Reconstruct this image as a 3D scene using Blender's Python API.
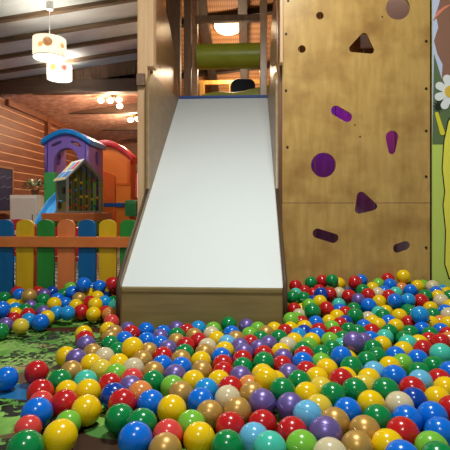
import bpy, bmesh, math, random
from mathutils import Vector, Matrix
for o in list(bpy.data.objects): bpy.data.objects.remove(o, do_unlink=True)
S = bpy.context.scene; C = S.collection
PI = math.pi
# ---------------------------------------------------------------- camera, world, lights, exposure
YAW = math.atan(24/450)
cd = bpy.data.cameras.new('camera'); cam = bpy.data.objects.new('camera', cd); C.objects.link(cam)
cam.location = (0, 0, .584); cam.rotation_euler = (PI/2, 0, YAW)
cd.sensor_width = 36; cd.lens = 36; cd.shift_y = -17/450; cd.clip_start = .05; cd.clip_end = 60
S.camera = cam
S.view_settings.view_transform = 'Standard'; S.view_settings.look = 'None'
S.view_settings.exposure = 0.0; S.view_settings.gamma = 1; S.view_settings.use_curve_mapping = False
w = bpy.data.worlds.new('world'); S.world = w; w.use_nodes = True
w.node_tree.nodes['Background'].inputs[0].default_value = (.86, .93, 1, 1)
w.node_tree.nodes['Background'].inputs[1].default_value = .21
def lamp(name, kind, loc, power, col=(1,1,1), size=.2, rot=(0,0,0)):
    l = bpy.data.lights.new(name, kind); l.energy = power; l.color = col
    if kind == 'AREA': l.shape = 'DISK'; l.size = size
    else: l.shadow_soft_size = size
    o = bpy.data.objects.new(name, l); C.objects.link(o); o.location = loc; o.rotation_euler = rot
    return o
COOL = (.96, 1, .95); WARM = (1, .66, .36)
lamp('pit_lamp', 'AREA', (.1, 1.5, 2.66), 52, COOL, .42)
lamp('pit_lamp', 'AREA', (-.3, -.5, 2.6), 26, COOL, .42)
# ---------------------------------------------------------------- materials
def lin(c):
    return tuple(((x/255)/12.92 if x/255 <= .04045 else ((x/255+.055)/1.055)**2.4) for x in c)
def mat(name, rgb, rough=.5, metal=0, spec=.5, coat=0):
    m = bpy.data.materials.new(name); m.use_nodes = True
    b = m.node_tree.nodes['Principled BSDF']
    b.inputs['Base Color'].default_value = (*lin(rgb), 1); b.inputs['Roughness'].default_value = rough
    b.inputs['Metallic'].default_value = metal; b.inputs['Specular IOR Level'].default_value = spec
    b.inputs['Coat Weight'].default_value = coat; b.inputs['Coat Roughness'].default_value = .1
    return m
def nodes(m): return m.node_tree.nodes, m.node_tree.links, m.node_tree.nodes['Principled BSDF']
def ramp(N, stops):
    r = N.new('ShaderNodeValToRGB')
    while len(r.color_ramp.elements) < len(stops): r.color_ramp.elements.new(.5)
    for e, (p, c) in zip(r.color_ramp.elements, stops): e.position = p; e.color = (*lin(c), 1)
    return r
def noisy(name, c1, c2, scale=(3,3,3), nscale=5, detail=6, rough=.5, lo=.35, hi=.65, bump=0, spec=.5, blotch=None, coat=0):
    m = mat(name, c1, rough, 0, spec, coat); N, L, b = nodes(m)
    t = N.new('ShaderNodeTexCoord'); mp = N.new('ShaderNodeMapping'); mp.inputs['Scale'].default_value = scale
    n = N.new('ShaderNodeTexNoise'); n.inputs['Scale'].default_value = nscale; n.inputs['Detail'].default_value = detail
    L.new(t.outputs['Object'], mp.inputs[0]); L.new(mp.outputs[0], n.inputs['Vector'])
    r = ramp(N, [(lo, c1), (hi, c2)]); L.new(n.outputs['Fac'], r.inputs[0])
    out = r.outputs[0]
    if blotch:
        n2 = N.new('ShaderNodeTexNoise'); n2.inputs['Scale'].default_value = blotch[1]; n2.inputs['Detail'].default_value = 5
        mp2 = N.new('ShaderNodeMapping'); mp2.inputs['Scale'].default_value = blotch[4] if len(blotch) > 4 else (1,1,1)
        L.new(t.outputs['Object'], mp2.inputs[0]); L.new(mp2.outputs[0], n2.inputs['Vector'])
        mr = N.new('ShaderNodeMapRange'); mr.inputs[1].default_value = blotch[2]; mr.inputs[2].default_value = blotch[3]
        L.new(n2.outputs['Fac'], mr.inputs[0])
        mx = N.new('ShaderNodeMix'); mx.data_type = 'RGBA'
        L.new(mr.outputs[0], mx.inputs[0]); L.new(out, mx.inputs[6]); mx.inputs[7].default_value = (*lin(blotch[0]), 1)
        out = mx.outputs[2]
    L.new(out, b.inputs['Base Color'])
    if bump:
        bp = N.new('ShaderNodeBump'); bp.inputs['Strength'].default_value = bump; bp.inputs['Distance'].default_value = .01
        L.new(n.outputs['Fac'], bp.inputs['Height']); L.new(bp.outputs[0], b.inputs['Normal'])
    return m
def glow(name, rgb, strength, base=(240,240,235)):
    m = mat(name, base); _, _, b = nodes(m)
    b.inputs['Emission Color'].default_value = (*lin(rgb), 1); b.inputs['Emission Strength'].default_value = strength
    return m
PLY = noisy('stained plywood', (186,144,78), (208,166,96), (8,8,1.6), 3.4, 10, .36, .3, .7, .02, .45, ((146,100,46), 4.2, .46, .80, (1,1,1.25)))
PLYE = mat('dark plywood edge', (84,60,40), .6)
PLYS = noisy('side plywood', (184,136,98), (204,158,116), (5,2,5), 4, 7, .32, .3, .7, .02, .5)
PLYT = noisy('tall side plywood', (150,100,64), (176,124,82), (5,5,1.4), 4, 7, .3, .3, .7, .02, .5)
PLYN = noisy('shaded near plywood', (134,104,68), (154,122,82), (5,2,5), 4, 7, .4, .3, .7, .02, .4)  # weaker light on the near panels is painted in as a darker tone
PLYB = noisy('front board wood', (138,116,70), (160,136,86), (1.2,6,12), 3, 8, .45, .3, .7, .03)
POST = noisy('pine post', (214,166,122), (228,186,144), (12,12,1), 3, 6, .5, .3, .7, .02)
ENDG = noisy('beam end grain', (112,82,66), (140,106,86), (3,3,3), 12, 5, .7)
DARKB = noisy('dark brown rafter', (42,26,14), (62,38,20), (10,1,10), 3, 7, .6)
DARKW = noisy('dark timber', (104,68,40), (132,90,54), (10,10,1.2), 3, 7, .55, .3, .7, .02)
BEAMW = noisy('roof batten timber', (98,76,54), (122,96,70), (1.2,10,10), 3, 7, .6)
BEAMD = noisy('dark beam timber', (86,66,54), (104,82,66), (1.2,10,10), 3, 7, .6)
GABLE = noisy('gable board', (112,84,62), (134,100,74), (10,10,1), 3, 6, .6)
CEILF = noisy('grey ceiling panel', (194,196,192), (216,216,210), (1,3,1), 3, 8, .55, .3, .75, .05, .3, ((216,216,208), 9, .6, .75))
CEILB = noisy('rough back ceiling', (178,132,114), (226,188,170), (1,1,1), 11, 8, .6, .42, .72, .25)
LOG = noisy('red brown plank', (114,64,40), (136,82,52), (6,1,6), 3, 7, .45, .3, .7, .02)
EDGE_GLINT = mat('painted plank edge glint', (214,166,126), .6)  # reflections along the plank edges, painted in as pale lines
WHITE = mat('white ramp', (232,236,236), .3, 0, .5, .15)
WHITEP = mat('white plastic', (240,240,238), .35)
CREAMW = mat('cream cabinet', (246,232,222), .5)
BLUETRIM = mat('blue edge strip', (30,70,150), .5)
OLIVE = noisy('olive vinyl', (156,160,34), (172,174,50), (2,6,6), 4, 4, .38)
NAVYV = mat('dark blue vinyl', (34,54,98), .5)
YWOOD = noisy('yellow lit wood', (206,150,72), (222,170,88), (8,8,1), 3, 5, .5)
HALL = mat('wall paint', (186,150,128), .8)
STEEL = mat('dark screw', (60,48,34), .5, .6)
CHROME = mat('chrome', (210,205,200), .2, 1)
BRONZE = mat('bronze lamp metal', (70,46,30), .4, .7)
BLACK = mat('dark gap black', (14,14,14), .6)
def plastic(name, rgb, rough=.32): return mat(name, rgb, rough, 0, .5, .1)
PURP = plastic('purple plastic', (146,112,204)); TBLUE = plastic('blue plastic', (20,142,226)); TGREEN = plastic('green plastic', (72,178,92))
ORANGE = plastic('orange plastic', (250,132,50)); ORANGE2 = plastic('dark orange plastic', (238,104,36)); REDP = plastic('red plastic', (206,34,44))
SKYP = plastic('pale blue plastic', (70,170,235))
OWOOD = noisy('orange painted wood', (214,112,52), (224,124,62), (3,8,8), 3, 5, .4)
PK = dict(blue=noisy('blue painted wood', (0,88,146), (4,98,158), (6,6,1), 3, 5, .4), yellow=noisy('yellow painted wood', (216,166,12), (226,178,24), (6,6,1), 3, 5, .4),
          green=noisy('green painted wood', (36,124,44), (44,138,52), (6,6,1), 3, 5, .4), orange=noisy('orange picket wood', (224,118,62), (232,130,74), (6,6,1), 3, 5, .4))
# ---------------------------------------------------------------- builders
def thing(name, label, cat, loc=(0,0,0), rz=0, group=None):
    o = bpy.data.objects.new(name, None); C.objects.link(o); o.empty_display_size = .05
    o.location = loc; o.rotation_euler = (0,0,rz); o['label'] = label; o['category'] = cat
    if group: o['group'] = group
    return o
def tag(o, label, cat, group=None):
    o['label'] = label; o['category'] = cat
    if group: o['group'] = group
    return o
def root_of(o):
    while o.parent: o = o.parent
    return o
def obj(name, bm, m, parent=None, world=True, smooth=False, label=None, mats=None):
    """links a bmesh as one object; world=True: the shape is in world coordinates"""
    me = bpy.data.meshes.new(name)
    bmesh.ops.recalc_face_normals(bm, faces=bm.faces)
    for x in (mats or [m]): me.materials.append(x)
    o = bpy.data.objects.new(name, None) if False else None
    if parent and world:
        bm.transform(Matrix.Translation(-root_of(parent).location))
    if smooth:
        for f in bm.faces: f.smooth = True
    bm.to_mesh(me); bm.free()
    if smooth:
        try: me.set_sharp_from_angle(angle=math.radians(40))
        except Exception: pass
    o = bpy.data.objects.new(name, me); C.objects.link(o)
    if parent: o.parent = parent
    if label: o['label'] = label
    return o
def struct(name, bm, m, label=None, cat=None, **k):
    o = obj(name, bm, m, **k); o['kind'] = 'structure'
    if label: o['label'] = label; o['category'] = cat
    return o
def box(bm, x0, x1, y0, y1, z0, z1, bev=0, mi=0):
    t = bmesh.new(); bmesh.ops.create_cube(t, size=1)
    t.transform(Matrix.Translation(((x0+x1)/2,(y0+y1)/2,(z0+z1)/2)) @ Matrix.Diagonal((abs(x1-x0),abs(y1-y0),abs(z1-z0),1)))
    if bev: bmesh.ops.bevel(t, geom=t.edges[:], offset=bev, segments=2, profile=.7, affect='EDGES')
    merge(bm, t, mi); return bm
def merge(bm, t, mi=0, M=None):
    if M is not None: t.transform(M)
    for f in t.faces: f.material_index = mi
    me = bpy.data.meshes.new('tmp'); t.to_mesh(me); t.free(); bm.from_mesh(me); bpy.data.meshes.remove(me)
def B(*a, bev=0, M=None):
    bm = bmesh.new(); box(bm, *a, bev=bev)
    if M is not None: bm.transform(M)
    return bm
def bar(bm, p, q, r, seg=12, r2=None, mi=0):
    p, q = Vector(p), Vector(q); d = q-p
    t = bmesh.new(); bmesh.ops.create_cone(t, cap_ends=True, segments=seg, radius1=r, radius2=r if r2 is None else r2, depth=d.length)
    merge(bm, t, mi, Matrix.Translation((p+q)/2) @ d.to_track_quat('Z','Y').to_matrix().to_4x4()); return bm
def beam(bm, p, q, w, h, mi=0):
    p, q = Vector(p), Vector(q); d = q-p
    x = d.normalized(); z = Vector((0,0,1)); y = z.cross(x).normalized(); z = x.cross(y)
    t = bmesh.new(); bmesh.ops.create_cube(t, size=1); t.transform(Matrix.Diagonal((d.length, w, h, 1)))
    M = Matrix((x, y, z)).transposed().to_4x4(); merge(bm, t, mi, Matrix.Translation((p+q)/2) @ M); return bm
def ball(bm, c, r, u=20, v=12, sc=(1,1,1), mi=0):
    t = bmesh.new(); bmesh.ops.create_uvsphere(t, u_segments=u, v_segments=v, radius=r)
    merge(bm, t, mi, Matrix.Translation(c) @ Matrix.Diagonal((*sc,1))); return bm
def lathe(prof, seg=40, c=(0,0,0)):
    bm = bmesh.new(); rings = []
    for r, z in prof: rings.append([bm.verts.new((c[0]+r*math.cos(2*PI*k/seg), c[1]+r*math.sin(2*PI*k/seg), c[2]+z)) for k in range(seg)])
    for a, b in zip(rings, rings[1:]):
        for k in range(seg): bm.faces.new((a[k], a[(k+1)%seg], b[(k+1)%seg], b[k]))
    return bm
def prism(outer, holes, t, plane='XZ', at=0, bev=0):
    """a flat plate with real cut-outs; plane XZ: points (x,z), front face at y=at, thickness goes back; YZ: points (y,z), from x=at"""
    cu = bpy.data.curves.new('c', 'CURVE'); cu.dimensions = '2D'; cu.fill_mode = 'BOTH'; cu.extrude = t/2; cu.bevel_depth = bev; cu.bevel_resolution = 1
    for pts in [outer]+list(holes):
        s = cu.splines.new('POLY'); s.points.add(len(pts)-1); s.use_cyclic_u = True
        for p, q in zip(s.points, pts): p.co = (q[0], q[1], 0, 1)
    o = bpy.data.objects.new('c', cu); C.objects.link(o)
    dg = bpy.context.evaluated_depsgraph_get(); me = bpy.data.meshes.new_from_object(o.evaluated_get(dg))
    bm = bmesh.new(); bm.from_mesh(me); bpy.data.objects.remove(o); bpy.data.curves.remove(cu); bpy.data.meshes.remove(me)
    if plane == 'XZ': M = Matrix(((1,0,0,0),(0,0,1,at+t/2),(0,1,0,0),(0,0,0,1)))
    elif plane == 'YZ': M = Matrix(((0,0,1,at+t/2),(1,0,0,0),(0,1,0,0),(0,0,0,1)))
    else: M = Matrix.Translation((0,0,at+t/2))
    bm.transform(M); bmesh.ops.remove_doubles(bm, verts=bm.verts, dist=1e-6); return bm
def hull(circles, n=28):
    pts = []
    for x, z, r in circles: pts += [(x+r*math.cos(2*PI*k/n), z+r*math.sin(2*PI*k/n)) for k in range(n)]
    pts = sorted(set(pts)); 
    def half(ps):
        h = []
        for p in ps:
            while len(h) > 1 and (h[-1][0]-h[-2][0])*(p[1]-h[-2][1])-(h[-1][1]-h[-2][1])*(p[0]-h[-2][0]) <= 0: h.pop()
            h.append(p)
        return h
    a, b = half(pts), half(pts[::-1]); return a[:-1]+b[:-1]
def arc(cx, cz, r, a0, a1, n=12, ry=None):
    return [(cx+r*math.cos(math.radians(a0+(a1-a0)*k/n)), cz+(ry or r)*math.sin(math.radians(a0+(a1-a0)*k/n))) for k in range(n+1)]
def dup(o, parent=None):
    c = o.copy(); C.objects.link(c)
    if parent: c.parent = parent
    for ch in list(o.children): dup(ch, c)
    return c
# ---------------------------------------------------------------- setting
FLOOR = noisy('speckled hall floor', (150,140,126), (206,200,186), (1,1,1), 4, 3, .45)
N, L, b = nodes(FLOOR)
ck = N.new('ShaderNodeTexChecker'); ck.inputs['Scale'].default_value = 16; ck.inputs[1].default_value = (*lin((206,200,184)),1); ck.inputs[2].default_value = (*lin((92,84,74)),1)
tc = N.new('ShaderNodeTexCoord'); L.new(tc.outputs['Object'], ck.inputs[0]); L.new(ck.outputs[0], b.inputs['Base Color'])
f = bmesh.new(); box(f, -5, 3.2, -3, 2.64, -.1, -.012); box(f, -5, 3.2, 2.64, 11.4, -.1, 0)
struct('floor', f, FLOOR)
sl = .135
def zf(x): return 2.40+sl*(x+3.43)      # underside of the front ceiling
def zb(x): return 2.2+sl*(x+3.08)       # underside of the back ceiling
def slab(x0, x1, y0, y1, z, t):
    bm = bmesh.new(); v = [bm.verts.new((x, y, z(x)+dz)) for dz in (0, t) for x, y in ((x0,y0),(x1,y0),(x1,y1),(x0,y1))]
    for q in ((0,1,2,3),(7,6,5,4),(0,4,5,1),(1,5,6,2),(2,6,7,3),(3,7,4,0)): bm.faces.new([v[k] for k in q])
    return bm
bm = slab(-5, 3.2, -3, 3.4, zf, .06); merge(bm, slab(-5, -1.0, 3.4, 6.2, zf, .06))
struct('ceiling', bm, CEILF)
struct('ceiling_back', slab(-3.7, -1.3, 6.2, 11.4, zb, .06), CEILB)
k = 1
for i in range(-4, 8):
    y = 4.44+.452*i
    if y > 6.1: continue
    bm = slab(-5, -1.0 if y > 3.3 else 3.2, y, y+.05, lambda x: zf(x)-.042, .042)
    struct('trim_%d' % k, bm, BEAMW); k += 1
# the big cross beam with gable boards above it, then the tie beams deeper in
bm = B(-5, -1.0, 6.16, 6.3, 2.2, 2.38); struct('trim_%d' % k, bm, BEAMD); k += 1
bm = bmesh.new()
x = -3.4
while x < -1.02:
    t = bmesh.new(); v = [t.verts.new(p) for p in ((x,6.2,2.34),(x+.114,6.2,2.34),(x+.114,6.2,zf(x+.114)),(x,6.2,zf(x)),(x,6.22,2.34),(x+.114,6.22,2.34),(x+.114,6.22,zf(x+.114)),(x,6.22,zf(x)))]
    for q in ((0,1,2,3),(7,6,5,4),(0,4,5,1),(1,5,6,2),(2,6,7,3),(3,7,4,0)): t.faces.new([v[j] for j in q])
    merge(bm, t); x += .12
struct('trim_%d' % k, bm, GABLE); k += 1
for y in (7.5, 9.16, 10.6):
    struct('trim_%d' % k, B(-3.6, -1.3, y, y+.12, 2.2, 2.42), BEAMD); k += 1
bm = bmesh.new(); mi = 0
z = 0
while z < 2.6:
    t = bmesh.new(); box(t, -3.55, -3.5, 4.5, 11.4, z, z+.111, bev=.003); merge(bm, t, 0); z += .126
box(bm, -3.62, -3.504, 4.5, 11.4, 0, 2.6, mi=1)
struct('wall_left', bm, LOG, mats=[LOG, EDGE_GLINT])
struct('trim_%d' % k, B(-3.5, -3.44, 7.55, 7.66, 0, 2.25), LOG); k += 1
struct('trim_%d' % k, B(-3.5, -3.45, 6.3, 11.3, 2.06, 2.16), LOG); k += 1
WX0, WX1, WZ0, WZ1 = -2.99, -2.5, .82, 1.5
bm = prism([(-3.6,0),(-1.3,0),(-1.3,2.5),(-3.6,2.5)], [[(WX0,WZ0),(WX1,WZ0),(WX1,WZ1),(WX0,WZ1)]], .1, at=11.2)
struct('wall_back', bm, HALL)
wn = struct('window_1', B(WX0, WX1, 11.26, 11.27, WZ0, WZ1), glow('window daylight', (250,240,225), 2.2))
bm = bmesh.new()
for x in (WX0, -2.84, -2.67, WX1-.03): box(bm, x, x+.03, 11.17, 11.25, WZ0, WZ1)
for z in (WZ0, WZ1-.03): box(bm, WX0, WX1, 11.17, 11.25, z, z+.03)
obj('window_frame', bm, REDP, wn)
struct('wall_inner', B(-1.35, -1.28, 5.6, 11.2, 0, 3.2), DARKW)
# woven reed ceiling deep inside the tower, with its beams
REED = noisy('woven reed', (176,118,70), (226,170,112), (1,1,1), 9, 6, .6, .3, .7)
N, L, b = nodes(REED)
tc = N.new('ShaderNodeTexCoord'); wv = N.new('ShaderNodeTexWave'); wv.inputs['Scale'].default_value = 13; wv.inputs['Distortion'].default_value = .6; wv.bands_direction = 'X'
wy = N.new('ShaderNodeTexWave'); wy.inputs['Scale'].default_value = 3; wy.bands_direction = 'Y'; wy.inputs['Distortion'].default_value = .4
L.new(tc.outputs['Object'], wv.inputs[0]); L.new(tc.outputs['Object'], wy.inputs[0])
mu = N.new('ShaderNodeMath'); mu.operation = 'MULTIPLY'; L.new(wv.outputs['Fac'], mu.inputs[0]); L.new(wy.outputs['Fac'], mu.inputs[1])
rr = ramp(N, [(.0,(160,108,66)), (.3,(190,136,88)), (1,(208,158,108))]); L.new(mu.outputs[0], rr.inputs[0]); L.new(rr.outputs[0], b.inputs['Base Color'])
def zr(y): return 3.0-.22*(y-4.3)
bm = bmesh.new(); v = [bm.verts.new((x, y, zr(y)+dz)) for dz in (0, .05) for x, y in ((-1.27,3.5),(1.5,3.5),(1.5,8.2),(-1.27,8.2))]
for q in ((0,1,2,3),(7,6,5,4),(0,4,5,1),(1,5,6,2),(2,6,7,3),(3,7,4,0)): bm.faces.new([v[j] for j in q])
struct('ceiling_reed', bm, REED)
for x, ww in ((-.52,.11), (-.07,.1), (.38,.1)):
    struct('trim_%d' % k, beam(bmesh.new(), (x,3.6,zr(3.6)-.06), (x,8.1,zr(8.1)-.06), ww, .1), DARKB); k += 1
for y in (4.75, 5.35, 6.5):
    struct('trim_%d' % k, beam(bmesh.new(), (-1.2,y,zr(y)-.035), (1.3,y-.5,zr(y-.5)-.035), .09, .06), DARKB); k += 1
struct('wall_tower', B(-1.28, 1.6, 8.0, 8.1, 0, 2.25), REED)
struct('wall_right', B(1.09, 3.2, 2.745, 2.8, 0, 3.2), mat('green wall paint', (206,222,104), .6))
struct('trim_%d' % k, B(1.068, 1.09, 2.76, 2.8, 0, 2.9), BLACK); k += 1  # darkness of the open gap, painted as a black strip
# ---------------------------------------------------------------- play mat
MAT = mat('printed play mat', (100,150,70), .62, 0, .25)
N, L, b = nodes(MAT)
tc = N.new('ShaderNodeTexCoord')
def nz(scale, det, sc=(1,1,1), dist=0):
    mp = N.new('ShaderNodeMapping'); mp.inputs['Scale'].default_value = sc; L.new(tc.outputs['Object'], mp.inputs[0])
    n = N.new('ShaderNodeTexNoise'); n.inputs['Scale'].default_value = scale; n.inputs['Detail'].default_value = det; n.inputs['Distortion'].default_value = dist
    L.new(mp.outputs[0], n.inputs['Vector']); return n.outputs['Fac']
def mr(v, a, b_):
    q = N.new('ShaderNodeMapRange'); q.inputs[1].default_value = a; q.inputs[2].default_value = b_; L.new(v, q.inputs[0]); return q.outputs[0]
def mixc(f, a, c):
    q = N.new('ShaderNodeMix'); q.data_type = 'RGBA'; L.new(f, q.inputs[0])
    if isinstance(a, tuple): q.inputs[6].default_value = (*lin(a),1)
    else: L.new(a, q.inputs[6])
    if isinstance(c, tuple): q.inputs[7].default_value = (*lin(c),1)
    else: L.new(c, q.inputs[7])
    return q.outputs[2]
def mul(a, b_):
    q = N.new('ShaderNodeMath'); q.operation = 'MULTIPLY'; L.new(a, q.inputs[0]); L.new(b_, q.inputs[1]); return q.outputs[0]
g = mixc(mr(nz(5,6,(1,1,1),.6), .4, .6), (72,132,40), (140,188,84))
g = mixc(mr(nz(3.3,4,(1,1.2,1),.4), .57, .63), g, (168,140,92))
g = mixc(mul(mr(nz(4.6,3,(1,1.3,1),.8), .43, .47), mr(nz(26,5,(1,1,1),1.5), .46, .5)), g, (22,24,10))
g = mixc(mul(mr(nz(6.5,3,(1,1.2,1),.5), .55, .6), mr(nz(60,2), .45, .55)), g, (150,178,96))
g = mixc(mr(nz(2.6,4,(1,1,1),1.2), .6, .63), g, (96,70,44))
def ell(cx, cy, rx, ry, soft=.12):
    s = N.new('ShaderNodeSeparateXYZ'); L.new(tc.outputs['Object'], s.inputs[0])
    def t(o, c, r):
        q = N.new('ShaderNodeMath'); q.operation = 'SUBTRACT'; L.new(o, q.inputs[0]); q.inputs[1].default_value = c
        d = N.new('ShaderNodeMath'); d.operation = 'DIVIDE'; L.new(q.outputs[0], d.inputs[0]); d.inputs[1].default_value = r
        p = N.new('ShaderNodeMath'); p.operation = 'POWER'; L.new(d.outputs[0], p.inputs[0]); p.inputs[1].default_value = 2; return p.outputs[0]
    a = N.new('ShaderNodeMath'); a.operation = 'ADD'; L.new(t(s.outputs[0],cx,rx), a.inputs[0]); L.new(t(s.outputs[1],cy,ry), a.inputs[1])
    w_ = N.new('ShaderNodeMath'); w_.operation = 'ADD'; L.new(a.outputs[0], w_.inputs[0])
    q = N.new('ShaderNodeMath'); q.operation = 'MULTIPLY'; L.new(nz(9,3), q.inputs[0]); q.inputs[1].default_value = .5; L.new(q.outputs[0], w_.inputs[1])
    return mr(w_.outputs[0], 1.3, 1.3-soft)
g = mixc(ell(-.66, 1.40, .19, .065), g, (26,104,158))
g = mixc(ell(-.80, 2.12, .25, .045), g, (74,42,26))
g = mixc(ell(-.36, 1.10, .16, .09), g, (62,40,26))
g = mixc(ell(-.33, 1.16, .10, .04), g, (78,128,58))
L.new(g, b.inputs['Base Color'])
tag(obj('play_mat', B(-3, 2.6, -.8, 2.60, -.012, 0), MAT), 'printed green play mat with brown patches and a blue pond under the balls', 'mat')
# ---------------------------------------------------------------- slide
XL, XR = -.619, .161
LY, LZ, TY, TZ = 2.15, .20, 3.95, 1.55
sd = thing('slide', 'white wooden slide with plywood sides rising to the tower platform', 'slide', ((XL+XR)/2, LY, 0))
dy, dz = TY-LY, TZ-LZ; ln = math.hypot(dy, dz); ny, nz_ = -dz/ln, dy/ln
bm = bmesh.new()
v = [bm.verts.new((x, y+ny*o_, z_+nz_*o_)) for o_ in (0, -.012) for x, y, z_ in ((XL,LY+.012,LZ+.002),(XR,LY+.012,LZ+.002),(XR,TY,TZ),(XL,TY,TZ))]
for q in ((0,1,2,3),(7,6,5,4),(0,4,5,1),(1,5,6,2),(2,6,7,3),(3,7,4,0)): bm.faces.new([v[j] for j in q])
obj('slide_surface', bm, WHITE, sd, label='smooth white sliding surface')
bm = bmesh.new(); box(bm, XL+.001, XR-.001, LY, LY+.02, 0, LZ-.012, bev=.002); box(bm, XL+.001, XR-.001, LY-.004, LY+.03, LZ-.024, LZ, bev=.006)
obj('front_board', bm, PLYB, sd, label='brown wooden board closing the foot of the slide')
obj('top_strip', B(XL, XR, TY-.012, TY+.13, TZ, TZ+.022, bev=.004), BLUETRIM, sd, label='dark blue strip across the top of the slide')
low = [(LY-.012,0), (LY-.012,LZ+.03), (LY+.02,LZ+.055)]
low += [(2.765, LZ+.055+(2.765-LY-.02)*dz/dy), (2.765,1.33)]
low += [(2.765+.13*(1-math.cos(a)), 1.33+.12*math.sin(a)) for a in [PI/2*j/8 for j in range(1,9)]]
low += [(3.2,1.475), (3.56,1.505), (3.965,1.555), (3.965,1.3), (3.0,.55), (3.0,0)]
hi = [(2.97,.7)] + [(2.97,1.72)]
hi += [(2.985,1.86),(3.03,1.97),(3.10,2.05),(3.19,2.095),(3.30,2.11),(3.43,2.10),(3.56,2.07),(3.66,2.03),(3.76,1.97),(3.86,1.89),(3.95,1.80),(4.03,1.70),(4.08,1.62),(4.08,1.45)]
for x in (XL-.02, XR):
    obj('side_panel', prism(low, [], .018, 'YZ', x+.001, bev=.001), PLYN, sd)
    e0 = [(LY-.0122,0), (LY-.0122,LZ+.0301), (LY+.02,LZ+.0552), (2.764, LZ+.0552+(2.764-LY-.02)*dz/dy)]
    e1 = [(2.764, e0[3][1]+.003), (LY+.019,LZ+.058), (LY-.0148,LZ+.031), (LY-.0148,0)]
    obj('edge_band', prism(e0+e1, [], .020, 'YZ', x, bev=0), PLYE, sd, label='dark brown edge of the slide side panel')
for x in (XL-.019-.02, XR+.020):
    obj('tall_side_panel', prism(hi, [], .018, 'YZ', x, bev=.001), PLYT, sd)
# ---------------------------------------------------------------- timber of the tower
def post(label, *a, m=POST, cat='post', name='timber_post', bev=.006): return tag(obj(name, B(*a, bev=bev), m), label, cat)
bm = B(-.702, -.6395, 2.80, 2.89, 0, 2.75, bev=.004); box(bm, -.64, -.600, 2.80, 2.89, 1.475, 2.75, bev=.004)
tag(obj('timber_post', bm, POST), 'tall pale pine post left of the slide, in front', 'post')
tag(obj('beam_end', B(-.702, -.650, 2.775, 2.80, 1.352, 1.425), ENDG), 'dark sawn beam end on the pale post left of the slide', 'beam')
post('pine post between the slide and the climbing wall', .1825, .1990, 2.66, 2.716, 1.44, 2.75, bev=.003)
post('added dark filler blocking light in the slit beside the climbing wall', .1815, .1990, 2.745, 2.80, 0, 2.75, m=DARKW, bev=.002)  # added filler, keeps purple light from leaking through the slit
post('wide dark post behind the tall left slide panel', -.78, -.648, 4.2, 4.3, 0, 2.9, m=DARKW)
post('dark post at the left edge of the tower opening', -.60, -.535, 4.12, 4.2, 1.53, 2.95, m=DARKW)
post('thin brown post just inside the tower opening at left', -.555, -.50, 4.36, 4.42, 1.53, 2.7, m=PLYS)
post('brown post at the right edge of the tower opening', .10, .165, 4.12, 4.2, 1.53, 2.95, m=PLYS)
post('dark post behind the right side panel of the slide', .235, .33, 4.2, 4.3, 1.0, 2.95, m=DARKW)
tag(obj('header_beam', B(-.50, .098, 4.13, 4.19, 2.305, 2.36, bev=.004), DARKW), 'dark crossbeam over the tower opening above the green rollers', 'beam')
tag(obj('platform', B(-.9, .9, 4.085, 6.2, 1.44, 1.53), PLYS), 'wooden tower platform at the top of the slide', 'platform')
bm = bmesh.new(); bar(bm, (-.494,4.3,2.035), (.115,4.3,2.035), .118, 32); 
rb = tag(obj('padded_roller', bm, OLIVE, smooth=True), 'thick olive green padded roller across the tower opening', 'roller')
bm = bmesh.new()
t = bmesh.new(); bmesh.ops.create_grid(t, x_segments=24, y_segments=1, size=.5)
prof = [(-.46,1.535)] + [(-.46+.66*j/20, 1.70+.025*math.sin(PI*j/8)*(1-j/20)+.085*(j/20)**1.6) for j in range(21)] + [(.2,1.535)]
t.free(); merge(bm, prism(prof, [], .25, 'XZ', 4.45, bev=.01))
tag(obj('floor_pad', bm, OLIVE, smooth=True), 'low olive green padded hump on the platform under the roller', 'pad')
bm = bmesh.new(); merge(bm, prism(hull([(-.135,1.602,.05),(.015,1.602,.05),(-.12,1.93,.07),(.0,1.945,.05)]), [], .2, 'XZ', 5.0, bev=.02))
tag(obj('blue_pad', bm, NAVYV, smooth=True), 'dark blue padded block on the platform behind the hump', 'pad')
rl = thing('wooden_railing', 'yellowish wooden railing at the back of the tower platform', 'railing', (0,5.5,1.53))
obj('rail', B(-.62, .3, 5.50, 5.54, 2.10, 2.15, bev=.004), YWOOD, rl); obj('rail', B(-.62, .3, 5.50, 5.54, 1.72, 1.76, bev=.004), YWOOD, rl)
for x in (-.60, -.24, .20): obj('railing_post', B(x, x+.055, 5.44, 5.5, 1.53, 2.12, bev=.004), YWOOD, rl)
cl = thing('ceiling_lamp', 'round white flush lamp glowing on the woven tower ceiling', 'lamp', (-.25,5.35,zr(5.35)-.02))
dome = lathe([(.165,.02),(.165,0),(.15,-.025),(.11,-.046),(.05,-.058),(.001,-.06)]); dome.transform(Matrix.Rotation(math.atan(.22),4,'X').inverted())
obj('glass_dome', dome, glow('warm lamp glass', (255,220,170), 6), cl, world=False, smooth=True)
bs = lathe([(.001,.03),(.18,.03),(.18,.0),(.165,.0)]); bs.transform(Matrix.Rotation(math.atan(.22),4,'X').inverted()); obj('lamp_base', bs, BRONZE, cl, world=False)
lamp('tower_lamp_light', 'POINT', (-.22,5.3,2.25), 19, (1,.76,.5), .1)
lamp('tower_lamp_light', 'POINT', (-.1,6.6,1.9), 22, (1,.74,.46), .1)
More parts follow.
